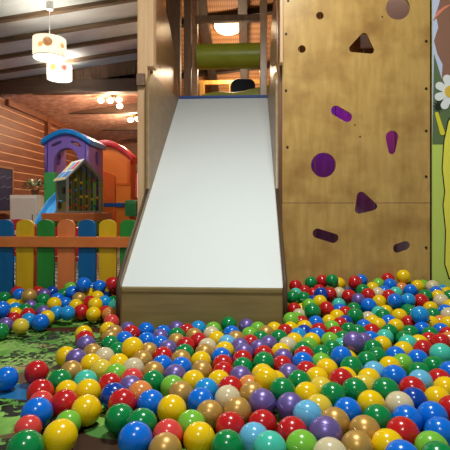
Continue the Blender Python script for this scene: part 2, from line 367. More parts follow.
# ---------------------------------------------------------------- climbing wall
cw = thing('climbing_wall', 'tall stained plywood climbing wall with cut-out hand holes beside the slide', 'climbing wall', (.63,2.72,0))
SEAM = .614; X0, X1, ZT = .1995, 1.068, 2.75
tri = hull([(.668,.655,.026),(.657,.575,.026),(.741,.592,.022)])
up = [p for p in tri if p[1] > SEAM]; dn = [p for p in tri if p[1] < SEAM]
def cross(poly):
    xs = []
    for a, c in zip(poly, poly[1:]+poly[:1]):
        if (a[1]-SEAM)*(c[1]-SEAM) < 0: xs.append(a[0]+(c[0]-a[0])*(SEAM-a[1])/(c[1]-a[1]))
    return min(xs), max(xs)
xa, xb = cross(tri); mx = (xa+xb)/2
upo = sorted(up, key=lambda p: math.atan2(p[1]-SEAM, p[0]-mx))[::-1]; dno = sorted(dn, key=lambda p: math.atan2(p[1]-SEAM, p[0]-mx))
gap = .0015
upper = [(X0,ZT),(X0,SEAM+gap),(xa,SEAM+gap)]+[p for p in upo if p[1] > SEAM+gap]+[(xb,SEAM+gap),(X1,SEAM+gap),(X1,ZT)]
lower = [(X0,0),(X0,SEAM-gap),(xa,SEAM-gap)]+[p for p in dno if p[1] < SEAM-gap]+[(xb,SEAM-gap),(X1,SEAM-gap),(X1,0)]
circ = lambda x, z, r: hull([(x,z,r)], 40)
H1 = [circ(.424,1.736,.023), circ(.317,1.538,.023), circ(.883,1.772,.071), hull([(.684,1.605,.022),(.618,1.535,.022),(.723,1.524,.022)]),
      hull([(.519,1.166,.030),(.585,1.127,.030)]), hull([(.848,1.005,.038),(.848,.925,.022)]), circ(.445,.841,.074)]
H2 = [hull([(.410,.432,.029),(.505,.403,.029)]), hull([(.882,.345,.028),(.925,.360,.028)])]
p1 = obj('upper_panel', prism(upper, H1, .018, at=2.72), PLY, cw); p2 = obj('lower_panel', prism(lower, H2, .018, at=2.72), PLY, cw)
for x, z in [(1.045,1.57),(1.045,1.29),(1.045,1.04),(1.045,.77),(1.045,.35),(.235,1.83),(.222,1.63),(.222,1.29),(.23,.95),(1.05,1.83),(.63,1.08),(.66,1.01),(.79,1.72)]:
    r = .0075 if x > 1 or x < .25 else .004
    bm = bmesh.new(); bar(bm, (x,2.722,z), (x,2.7165,z), r, 12); obj('bolt', bm, STEEL, cw)
# what stands behind the holes: a plank wall, a shelf floor, purple fairy light
BACKP = noisy('grey back boards', (150,140,140), (178,168,166), (8,8,1), 3, 5, .6)
bm = bmesh.new()
for j in range(8): box(bm, .2+.14*j, .2+.14*j+.132, 3.25, 3.28, 0, 1.34, bev=.003)
tag(obj('plank_backing', bm, BACKP), 'grey planks behind the lower holes of the climbing wall', 'planks')
bm = bmesh.new()
for j in range(7): box(bm, .2+.14*j, .2+.14*j+.132, 3.0, 3.03, 1.44, 2.75, bev=.003)
tag(obj('plank_backing', bm, noisy('brown back boards', (150,110,70), (176,130,86), (8,8,1), 3, 5, .6)), 'brown planks behind the upper holes of the climbing wall', 'planks')
tag(obj('hole_shelf', B(.2, 1.065, 2.745, 3.28, 1.36, 1.4), PLYS), 'wooden floor inside the tower behind the climbing wall', 'shelf')
tag(obj('lilac_panel', B(.72, 1.06, 2.95, 2.97, 1.62, 2.1), mat('lilac grey board', (196,180,186), .6)), 'pale grey board behind the top right round hole', 'board')
lamp('purple_light', 'POINT', (.93,2.90,1.22), 1.5, (.85,.02,.8), .04)
lamp('purple_light', 'POINT', (.40,3.05,1.25), 2.6, (.2,.03,1), .04)
lamp('shelf_light', 'POINT', (.9,2.80,2.3), 4, (1,.85,.76), .05)
# ---------------------------------------------------------------- painted wall art (plain stand-in shapes)
mu = thing('wall_mural', 'painted wall art with grass, hedge, brown tree and white daisy', 'mural', (1.6,2.744,0))
def paint(name, pts, rgb, lay, label=None): return obj(name, prism(pts, [], .0012, at=2.7438-.0014*lay), mat(name+' paint', rgb, .55), mu, label=label)
paint('painted_sky', [(1.091,1.0),(3.1,1.0),(3.1,2.9),(1.091,2.9)], (206,212,240), 0)
paint('painted_hedge', [(1.091,.965),(2.9,.965),(2.9,1.35)]+[(2.9-1.80*j/30, 1.50+.12*math.sin(j*1.7)+.10*math.sin(j*.6)) for j in range(31)], (100,118,76), 1)
paint('painted_tree', [(1.165,1.29),(1.145,1.35),(1.15,1.44),(1.12,1.50),(1.10,1.58),(1.125,1.66),(1.11,1.74),(1.13,1.80),(1.15,1.9),(1.2,2.1),(1.25,2.5),(2.2,2.5),(2.3,1.9),(2.1,1.55),(1.6,1.45),(1.28,1.42),(1.21,1.44),(1.19,1.33)], (152,106,86), 2)
paint('painted_branch', [(1.092,1.70),(1.12,1.755),(1.165,1.785),(1.215,1.80),(1.16,1.765),(1.125,1.73)], (236,140,110), 3)
paint('painted_bush', [(1.125+(.035 if j % 2 else .014)*math.cos(2*PI*j/22), 1.19+(.045 if j % 2 else .018)*math.sin(2*PI*j/22)) for j in range(22)], (26,36,20), 3)
for j in range(8):
    a = 2*PI*j/8+.3; paint('painted_petal', hull([(1.195+.03*math.cos(a),1.27+.035*math.sin(a),.018),(1.195+.072*math.cos(a),1.27+.085*math.sin(a),.024)]), (240,240,240), 4 if j % 2 else 5)
paint('painted_flower_centre', circ(1.195,1.275,.036), (240,196,70), 6)
yl = [(1.30,.13),(1.19,.17),(1.165,.25),(1.17,.45),(1.155,.60),(1.165,.68),(1.15,.82),(1.16,.98),(1.185,1.10),(1.22,1.15),(1.7,1.15),(1.7,.13)]
paint('painted_outline', [(x-.006 if x < 1.5 else x, z+(.006 if z > 1 else -.006 if z < .2 else 0)) for x, z in yl], (24,22,14), 2)
paint('painted_post', yl, (252,238,84), 3, 'plain yellow painted shape')
paint('painted_twig', hull([(1.115,1.145,.010),(1.148,1.03,.014)]), (236,220,50), 4)
# ---------------------------------------------------------------- picket fence
fc = thing('picket_fence', 'low picket fence of coloured rounded boards with an orange rail', 'fence', (-1.1,2.62,0))
seq = ['orange','blue','yellow','green','orange','blue','yellow','green']
for j, cn in enumerate(seq):
    xc = -1.588+.1258*(j) - .003
    zt = .512; hw = .0508
    pts = [(xc-hw,-.0),(xc+hw,0),(xc+hw,zt-.032)]+[(xc+hw*math.cos(a), zt-.032+.034*math.sin(a)) for a in [PI*q/14 for q in range(1,14)]]+[(xc-hw,zt-.032)]
    obj('picket', prism(pts, [], .016, at=2.625, bev=.0015), PK[cn], fc, label=cn+' picket', smooth=False)
obj('rail', B(-1.9, -.672, 2.606, 2.623, .352, .414, bev=.003), OWOOD, fc, label='orange cross rail')
# ---------------------------------------------------------------- pendants and lamps
def paper(name, rgb):
    m = bpy.data.materials.new(name); m.use_nodes = True; Nn, Ll, bb = nodes(m)
    bb.inputs['Base Color'].default_value = (*lin(rgb),1); bb.inputs['Roughness'].default_value = .8
    tr = Nn.new('ShaderNodeBsdfTranslucent'); tr.inputs[0].default_value = (*lin(rgb),1)
    ms = Nn.new('ShaderNodeMixShader'); ms.inputs[0].default_value = .35
    Ll.new(bb.outputs[0], ms.inputs[1]); Ll.new(tr.outputs[0], ms.inputs[2]); Ll.new(ms.outputs[0], Nn['Material Output'].inputs[0])
    return m
def pendant(x, y, zbot, label, power, prints):
    ztop = zbot+.19; R_ = .156; zc = zf(x)
    p = thing('pendant_lamp', label, 'lamp', (x,y,zc), 0, 'pendant lamps under the ceiling')
    sh = paper('lit paper shade', (240,236,226))
    obj('lamp_shade', lathe([(R_,0),(R_,.19),(R_-.004,.19),(R_-.004,0),(R_,0)], 48, (x,y,zbot)), sh, p, smooth=True)
    obj('diffuser', lathe([(.001,.012),(R_-.006,.012)], 48, (x,y,zbot)), glow('lamp diffuser', (255,252,244), 4.5), p)
    bm = bmesh.new(); bar(bm, (x,y,ztop-.05), (x,y,zc-.03), .0035, 8); obj('cord', bm, WHITEP, p)
    bm = bmesh.new(); bar(bm, (x,y,zc-.07), (x,y,zc+.005), .034, 20); obj('ceiling_rose', bm, WHITEP, p)
    bm = bmesh.new()
    for a in range(3): bar(bm, (x,y,ztop-.02), (x+(R_-.003)*math.cos(a*2.094), y+(R_-.003)*math.sin(a*2.094), ztop-.004), .003, 6)
    obj('spider', bm, WHITEP, p)
    for nm, a0, dzz, r, rgb in prints:
        cu = bmesh.new(); n = 16; cen = cu.verts.new((x+(R_+.0015)*math.cos(a0), y+(R_+.0015)*math.sin(a0), zbot+dzz)); ring = []
        for q in range(n):
            a = a0+r/R_*math.cos(2*PI*q/n); ring.append(cu.verts.new((x+(R_+.0015)*math.cos(a), y+(R_+.0015)*math.sin(a), zbot+dzz+r*math.sin(2*PI*q/n))))
        for q in range(n): cu.faces.new((cen, ring[q], ring[(q+1)%n]))
        obj(nm, cu, paper(nm+' ink', rgb), p)
    lamp('pendant_light', 'POINT', (x,y,zbot+.10), power, (1,.97,.9), .04)
    lamp('pendant_down', 'AREA', (x,y,zbot-.005), 11, (1,.97,.9), .28)
fa = -PI/2+.42
pendant(-1.955, 4.32, 2.05, 'nearer and larger white drum pendant lamp with animal prints', 8, [('printed_patch',fa-.12,.115,.046,(226,186,150)),('printed_face',fa-.12,.11,.03,(246,214,176)),('printed_patch',fa-.55,.09,.028,(250,214,150)),('printed_patch',fa+.85,.11,.028,(236,206,160))])
pendant(-2.46, 5.73, 2.252, 'farther and smaller white drum pendant lamp, low behind the other', 10, [('printed_patch',fa-.55,.12,.036,(214,232,140)),('printed_patch',fa+.35,.12,.04,(250,196,200)),('printed_patch',fa+.35,.12,.018,(240,150,170))])
def cluster(x, y, label, n0, sc=1):
    zc = zb(x)-.003; p = thing('bulb_cluster_lamp', label, 'lamp', (x,y,zc), 0, 'warm ceiling lamps in the back room')
    obj('lamp_base', lathe([(.001,0),(.07,0),(.07,-.02),(.04,-.04),(.001,-.04)], 24, (x,y,zc)), BRONZE, p, smooth=True)
    for dx, dy_, dz_ in n0:
        e = Vector((x+dx, y+dy_, zc+dz_)); bm = bmesh.new(); bar(bm, (x,y,zc-.03), (x+dx*.6,y+dy_*.6,zc-.05+dz_*.25), .006, 8); bar(bm, (x+dx*.6,y+dy_*.6,zc-.05+dz_*.25), e, .006, 8)
        obj('lamp_arm', bm, BRONZE, p)
        bm = bmesh.new(); ball(bm, e, .043*sc, sc=(1.15,1,.95)); obj('bulb', bm, glow('warm bulb', (255,206,140), 9), p, smooth=True)
    lamp('cluster_light', 'POINT', (x,y-.05,zc-.28), 44, (1,.72,.46), .08)
cluster(-2.06, 6.78, 'warm four bulb ceiling lamp just behind the big cross beam', [(-.20,-.02,-.11),(-.03,-.1,-.13),(.09,-.05,-.11),(.06,.1,-.17)])
cluster(-2.10, 8.20, 'smaller-looking warm bulb lamp deeper in the room beside the post', [(-.05,-.1,-.14),(.06,-.05,-.11),(-.12,.1,-.1),(.14,.1,-.1)])
# ---------------------------------------------------------------- toys behind the fence
# purple tower
tw = thing('toy_tower', 'purple and green plastic climbing tower with a curved blue roof', 'play tower', (-2.27,5.5,0))
def bean(cx, cz, s): return hull([(cx-.05,cz-.022*s,.02),(cx,cz+.006,.022),(cx+.05,cz+.022*s,.02)])
xa, xb = -2.52, -2.03
front = [(xa,1.0),(xa,1.40)]+[(xa+(xb-xa)*j/12, 1.40+.10*math.sin(PI*j/12)) for j in range(1,12)]+[(xb,1.40),(xb,1.0),(-2.11,1.0)]+[(-2.275+.165*math.cos(a), 1.14+.20*math.sin(a)) for a in [PI*j/12 for j in range(13)]]+[(-2.44,1.0)]
fr = obj('front_arch', prism(front, [bean(-2.40,1.385,1), bean(-2.155,1.385,-1)], .04, at=5.5, bev=.006), PURP, tw)
obj('back_rim', B(xa, xb, 6.0, 6.04, 1.38, 1.44, bev=.006), PURP, tw)
side = [(5.5,1.0),(5.5,1.42),(6.04,1.42),(6.04,1.0)]
obj('side_panel', prism(side, [hull([(5.8,1.2,.06),(5.8,1.27,.06)])], .04, 'YZ', -2.035, bev=.006), PURP, tw); obj('side_panel', prism(side, [hull([(5.8,1.2,.06),(5.8,1.27,.06)])], .04, 'YZ', -2.55, bev=.006), PURP, tw)
for x0, x1 in ((-2.55,-2.41), (-2.13,-1.99)):
    bm = bmesh.new(); box(bm, x0, x1, 5.47, 5.60, 0, 1.03, bev=.02); obj('corner_leg', bm, TGREEN, tw)
    bm = bmesh.new(); box(bm, x0, x1, 5.93, 6.06, 0, 1.03, bev=.02); obj('corner_leg', bm, TGREEN, tw)
bm = bmesh.new(); box(bm, -2.03, -1.995, 5.6, 5.93, .62, .98, bev=.012); merge(bm, prism([(5.6,.6),(5.72,.6),(5.78,.45),(5.86,.38),(5.88,.45),(5.90,.6),(5.93,.6),(5.93,.1),(5.6,.1)], [], .03, 'YZ', -2.025)); obj('lower_side', bm, TGREEN, tw)
bm = B(-2.52, -2.03, 5.55, 6.0, .66, .72); obj('deck', bm, PURP, tw)
def vault(x0, x1, y0, y1, z0, rise, th):
    o_ = [(x0+(x1-x0)*j/20, z0+rise*math.sin(PI*j/20)) for j in range(21)]
    return prism(o_+[(x, z-th) for x, z in o_[::-1]], [], y1-y0, at=y0, bev=.012)
obj('roof', vault(-2.56, -1.965, 5.44, 6.05, 1.425, .125, .036), TBLUE, tw, smooth=True)
bm = bmesh.new()
path = [(-2.225,5.48,.75),(-2.21,5.2,.69),(-2.185,4.95,.60),(-2.14,4.65,.45),(-2.12,4.45,.30),(-2.10,4.2,.13),(-2.09,4.05,.11)]
rows = []
for x, y, z in path:
    rows.append([bm.verts.new((x+a, y, z+h)) for a, h in ((-.085,.07),(-.07,.07),(-.055,0),(.055,0),(.07,.07),(.085,.07),(.085,-.03),(-.085,-.03))])
for a, c in zip(rows, rows[1:]):
    for j in range(8): bm.faces.new((a[j], a[(j+1)%8], c[(j+1)%8], c[j]))
bm.faces.new(rows[0]); bm.faces.new(rows[-1][::-1])
obj('chute', bm, SKYP, tw, smooth=True, label='pale blue slide chute')
bm = bmesh.new(); bar(bm, (-2.09,4.1,.0), (-2.09,4.1,.09), .05, 12); obj('chute_foot', bm, SKYP, tw)
# orange playhouse
ph = thing('orange_playhouse', 'orange plastic playhouse with a curved red roof behind the purple tower', 'playhouse', (-1.98,6.6,0))
ox0, ox1 = -2.24, -1.76
fo = [(ox0,0),(ox0,1.49)]+[(ox0+(ox1-ox0)*j/14, 1.49+.07*math.sin(PI*j/14)-.17*(j/14)**1.6) for j in range(1,14)]+[(ox1,1.32),(ox1,0)]
obj('front_wall', prism(fo, [], .05, at=6.6, bev=.008), ORANGE, ph)
obj('back_wall', prism(fo, [], .05, at=6.84, bev=.008), ORANGE, ph)
obj('side_wall', B(ox1-.05, ox1, 6.65, 6.84, 0, 1.30, bev=.01), ORANGE2, ph); obj('side_wall', B(ox0, ox0+.05, 6.65, 6.84, 0, 1.36, bev=.01), ORANGE2, ph)
bm = bmesh.new(); merge(bm, prism(hull([(-2.15,.30,.03),(-2.02,.30,.03),(-2.15,1.10,.03),(-2.02,1.05,.03)]), [], .03, at=6.575, bev=.008)); obj('door_panel', bm, ORANGE2, ph, label='raised darker orange door panel')
obj('wall_rib', B(-1.96, -1.75, 6.58, 6.605, .92, .96, bev=.008), ORANGE2, ph); obj('wall_rib', B(-1.80, -1.755, 6.57, 6.6, .96, 1.28, bev=.008), ORANGE2, ph)
obj('blue_band', B(-2.15, -1.84, 6.56, 6.6, .60, .66, bev=.012), plastic('deep blue plastic', (24,84,170)), ph, label='blue band')
obj('green_step', B(-1.78, -1.60, 6.35, 6.6, .46, .70, bev=.05), plastic('mint green plastic', (64,160,96)), ph, label='rounded green block')
ro = [(-2.29+.565*j/20, 1.545+.075*math.sin(PI*j/20)-.20*(j/20)**1.6) for j in range(21)]
obj('roof', prism(ro+[(x, z-.055) for x, z in ro[::-1]], [], 0.34, at=6.53, bev=.012), REDP, ph, smooth=True)
# toy table with the bead house
tt = thing('toy_table', 'low orange toy table behind the fence under the bead house', 'table', (-1.70,4.55,0))
obj('table_top', B(-2.02, -1.50, 4.28, 4.86, .455, .533, bev=.006), OWOOD, tt)
for x in (-2.0,-1.57):
    for y in (4.29,4.80): obj('leg', B(x, x+.05, y, y+.05, 0, .455, bev=.004), OWOOD, tt)
bh = thing('bead_house', 'small wooden activity house with bead rods and printed roof on orange table', 'toy', (-1.775,4.60,.533), math.radians(40))
hw, hd, eh, pk = .165, .16, .36, .54
LW = mat('pale toy wood', (160,154,138), .5); DK = mat('dark rod', (40,40,44), .4); OL = mat('olive board', (150,164,70), .5); TEAL = mat('teal board', (74,130,110), .5)
bm = bmesh.new()
for sx in (-1,1):
    for sy in (-1,1): box(bm, sx*hw-.012, sx*hw+.012, sy*hd-.012, sy*hd+.012, 0, eh, bev=.002)
for sy in (-1,1):
    for sx in (-1,1): beam(bm, (sx*(hw+.01),sy*hd,eh-.008), (0,sy*hd,pk-.015), .022, .022)
    box(bm, -hw, hw, sy*hd-.011, sy*hd+.011, 0, .022)
for sx in (-1,1): box(bm, sx*hw-.011, sx*hw+.011, -hd, hd, 0, .022)
obj('frame', bm, LW, bh, world=False)
bm = bmesh.new(); box(bm, -hw+.02, hw-.02, -.006, .006, .02, eh); merge(bm, prism([(-hw+.03,eh),(hw-.03,eh),(0,pk-.04)], [], .012, at=-.006)); obj('inner_board', bm, OL, bh, world=False, label='olive yellow inner board')
obj('side_board', B(-hw+.005, -hw+.015, -hd+.02, hd-.02, .13, eh-.01), TEAL, bh, world=False, label='teal side board'); obj('side_board', B(-hw+.005, -hw+.015, -hd+.02, hd-.02, .02, .12), OL, bh, world=False, label='yellow side board')
random.seed(4)
bc = [mat('bead '+str(j), c_, .3) for j, c_ in enumerate([(206,40,40),(30,120,200),(240,190,30),(40,150,70),(120,70,150),(230,120,40)])]
for j in range(6):
    x = -hw+.03+.056*j; zt_ = eh+(pk-eh)*(1-abs(x)/hw)-.03
    bm = bmesh.new(); bar(bm, (x,-hd+.012,.02), (x,-hd+.012,zt_), .009, 8); rod = obj('rod', bm, DK, bh, world=False)
    for q in range(4):
        bm = bmesh.new(); ball(bm, (x,-hd+.012,.045+q*.085+random.uniform(0,.04)), .0155, 12, 8); obj('bead', bm, random.choice(bc), rod, world=False, smooth=True)
for gy, gz, gr in ((-.06,.23,.035),(.07,.08,.04)):
    bm = bmesh.new(); bar(bm, (-hw-.004,gy,gz), (-hw-.012,gy,gz), gr, 16); obj('gear', bm, DK, bh, world=False)
for sx in (-1,1):
    p_ = Vector((sx*(hw+.035),0,eh-.03)); q_ = Vector((0,0,pk+.004))
    bm = bmesh.new(); beam(bm, p_, q_, hd*2+.05, .012); rp = obj('roof_panel', bm, WHITEP if sx < 0 else LW, bh, world=False)
    if sx < 0:
        d_ = q_-p_; nn = Vector((-d_.z,0,d_.x)).normalized()*1
        if nn.z < 0: nn = -nn
        for s0, s1, y0, y1, c_ in ((.12,.42,-.16,-.02,(50,130,210)),(.12,.42,.02,.16,(70,150,215)),(.5,.88,-.15,-.06,(220,60,60)),(.5,.88,-.03,.05,(90,170,220)),(.5,.88,.08,.15,(240,200,50)),(.03,.09,-.17,.17,(240,200,40))):
            t = bmesh.new(); beam(t, p_+d_*s0+nn*.0068, p_+d_*s1+nn*.0068, y1-y0, .002); t.transform(Matrix.Translation((0,(y0+y1)/2,0)))
            obj('printed_patch', t, mat('roof print', c_, .5), rp, world=False)
# red toddler chairs
def chair(x, y, rz, sc, label):
    c_ = thing('toddler_chair', label, 'chair', (x,y,0), rz, 'red toddler chairs behind the fence'); c_.scale = (sc,sc,sc)
    obj('seat', B(-.15,.15,-.15,.13,.25,.285,bev=.012), REDP, c_, world=False)
    bp = [(-.15,.30),(.15,.30),(.15,.44)]+[(.15*math.cos(a),.44+.085*math.sin(a)) for a in [PI*q/12 for q in range(1,12)]]+[(-.15,.44)]
    obj('backrest', prism(bp, [hull([(-.05,.43,.02),(.05,.43,.02)])], .025, at=.115, bev=.004), REDP, c_, world=False)
    for sx in (-1,1):
        obj('back_strut', B(sx*.13-.015,sx*.13+.015,.115,.14,.28,.33), REDP, c_, world=False)
        for sy in (-1,1): obj('leg', B(sx*.13-.017,sx*.13+.017,sy*.12-.017,sy*.12+.017,0,.26,bev=.004), REDP, c_, world=False)
chair(-1.64, 3.25, PI, .955, 'red toddler chair behind the yellow picket at left')
chair(-1.24, 3.12, PI, .88, 'red toddler chair behind the orange picket')
# cabinet, plant, board
cb = thing('white_cabinet', 'small white cabinet against the plank wall under the plant', 'cabinet', (-2.93,5.9,0))
obj('body', B(-3.12, -2.76, 5.72, 6.1, 0, .755, bev=.006), CREAMW, cb); obj('door', B(-3.105, -2.775, 5.703, 5.722, .04, .72, bev=.004), CREAMW, cb)
bm = bmesh.new(); bar(bm, (-2.80,5.685,.42), (-2.80,5.685,.5), .008, 8); obj('handle', bm, CHROME, cb)
pp = thing('potted_plant', 'small leafy plant with pale flowers on the white cabinet', 'plant', (-2.86,5.88,.755))
obj('pot', lathe([(.001,0),(.04,0),(.055,.07),(.05,.07),(.001,.06)], 20), mat('terracotta pot', (120,84,60), .7), pp, world=False, smooth=True)
LEAF = [mat('dark leaf', (50,92,40), .5), mat('pale leaf', (150,170,110), .5), mat('cream petal', (226,216,190), .6)]
bm = bmesh.new(); random.seed(11)
for j in range(170):
    a = random.uniform(0, 2*PI); e = random.uniform(-.2, 1.2); r = random.uniform(.05,.13)
    c_ = Vector((r*math.cos(a)*math.cos(e)*1.1, r*math.sin(a)*math.cos(e), .085+r*math.sin(e)*.9)); t = bmesh.new()
    s_ = random.uniform(.03,.045); v = [t.verts.new(p) for p in ((0,0,0),(s_*.6,s_*.4,.006),(s_*1.6,0,0),(s_*.6,-s_*.4,.006))]; t.faces.new(v)
    merge(bm, t, random.choice([0,0,0,1,2]), Matrix.Translation(c_) @ Matrix.Rotation(a,4,'Z') @ Matrix.Rotation(-e*.7,4,'Y'))
bm_o = bm
me = bpy.data.meshes.new('foliage'); bm.to_mesh(me); bm.free()
for x in LEAF: me.materials.append(x)
o = bpy.data.objects.new('foliage', me); C.objects.link(o); o.parent = pp
bd = thing('chalkboard', 'dark navy board with chalk scribbles standing by the plank wall', 'board', (-3.44,6.2,0))
obj('panel', B(-3.45,-3.43,5.7,6.36,.545,1.14), mat('navy board', (30,36,70), .6), bd)
bm = bmesh.new()
for a in ((5.68,5.71,.10,1.17),(6.35,6.38,.10,1.17),(5.71,6.35,1.14,1.17),(5.71,6.35,.51,.545)): box(bm, -3.46, -3.42, a[0], a[1], a[2], a[3])
obj('frame', bm, mat('board frame', (150,104,70), .6), bd)
bm = bmesh.new()
for z0 in (.72,.88,1.02):
    for j in range(10): bar(bm, (-3.4295,5.78+.055*j,z0+.02*math.sin(j*2.1)), (-3.4295,5.835+.055*j,z0+.02*math.sin((j+1)*2.1)), .003, 5)
obj('chalk_lines', bm, mat('chalk', (110,120,160), .9), bd)
bm = bmesh.new()
for y in (5.70,6.33): box(bm, -3.47, -3.36, y-.02, y+.04, 0, .1)
obj('foot', bm, BRONZE, bd)
# ---------------------------------------------------------------- the balls
BC = dict(Y=(246,200,2), R=(196,26,30), B=(0,110,222), G=(0,132,66), P=(118,98,168), O=(200,154,76), C=(216,198,160), T=(70,196,172), L=(120,190,58), N=(226,138,66), K=(222,66,62), S=(24,146,218), A=(104,182,224), D=(0,64,164), W=(228,196,60))
CN = dict(Y='yellow', R='red', B='blue', G='green', P='purple', O='gold', C='cream', T='turquoise', L='lime', N='orange', K='coral', S='sky blue', A='pale blue', D='navy', W='pale yellow')
BM = {}
for q, rgb in BC.items():
    m = mat(CN[q]+' ball plastic', rgb, .2, 0, .5, .12)
    N, L, b = nodes(m)
    if q in 'PO': b.inputs['Roughness'].default_value = .34; b.inputs['Metallic'].default_value = .35
    tc = N.new('ShaderNodeTexCoord'); sp = N.new('ShaderNodeSeparateXYZ'); L.new(tc.outputs['Object'], sp.inputs[0])     # fine moulding seam round the middle
    ab = N.new('ShaderNodeMath'); ab.operation = 'ABSOLUTE'; L.new(sp.outputs[2], ab.inputs[0])
    mp = N.new('ShaderNodeMapRange'); mp.inputs[1].default_value = 0; mp.inputs[2].default_value = .02; L.new(ab.outputs[0], mp.inputs[0])
    bp = N.new('ShaderNodeBump'); bp.inputs['Strength'].default_value = .5; bp.inputs['Distance'].default_value = .01; L.new(mp.outputs[0], bp.inputs['Height']); L.new(bp.outputs[0], b.inputs['Normal'])
    BM[q] = m
proto = {}
for q in BC:
    bm = bmesh.new(); bmesh.ops.create_uvsphere(bm, u_segments=36, v_segments=20, radius=1)
    for f in bm.faces: f.smooth = True
    me = bpy.data.meshes.new(CN[q]+' ball'); bm.to_mesh(me); bm.free(); me.materials.append(BM[q]); proto[q] = me
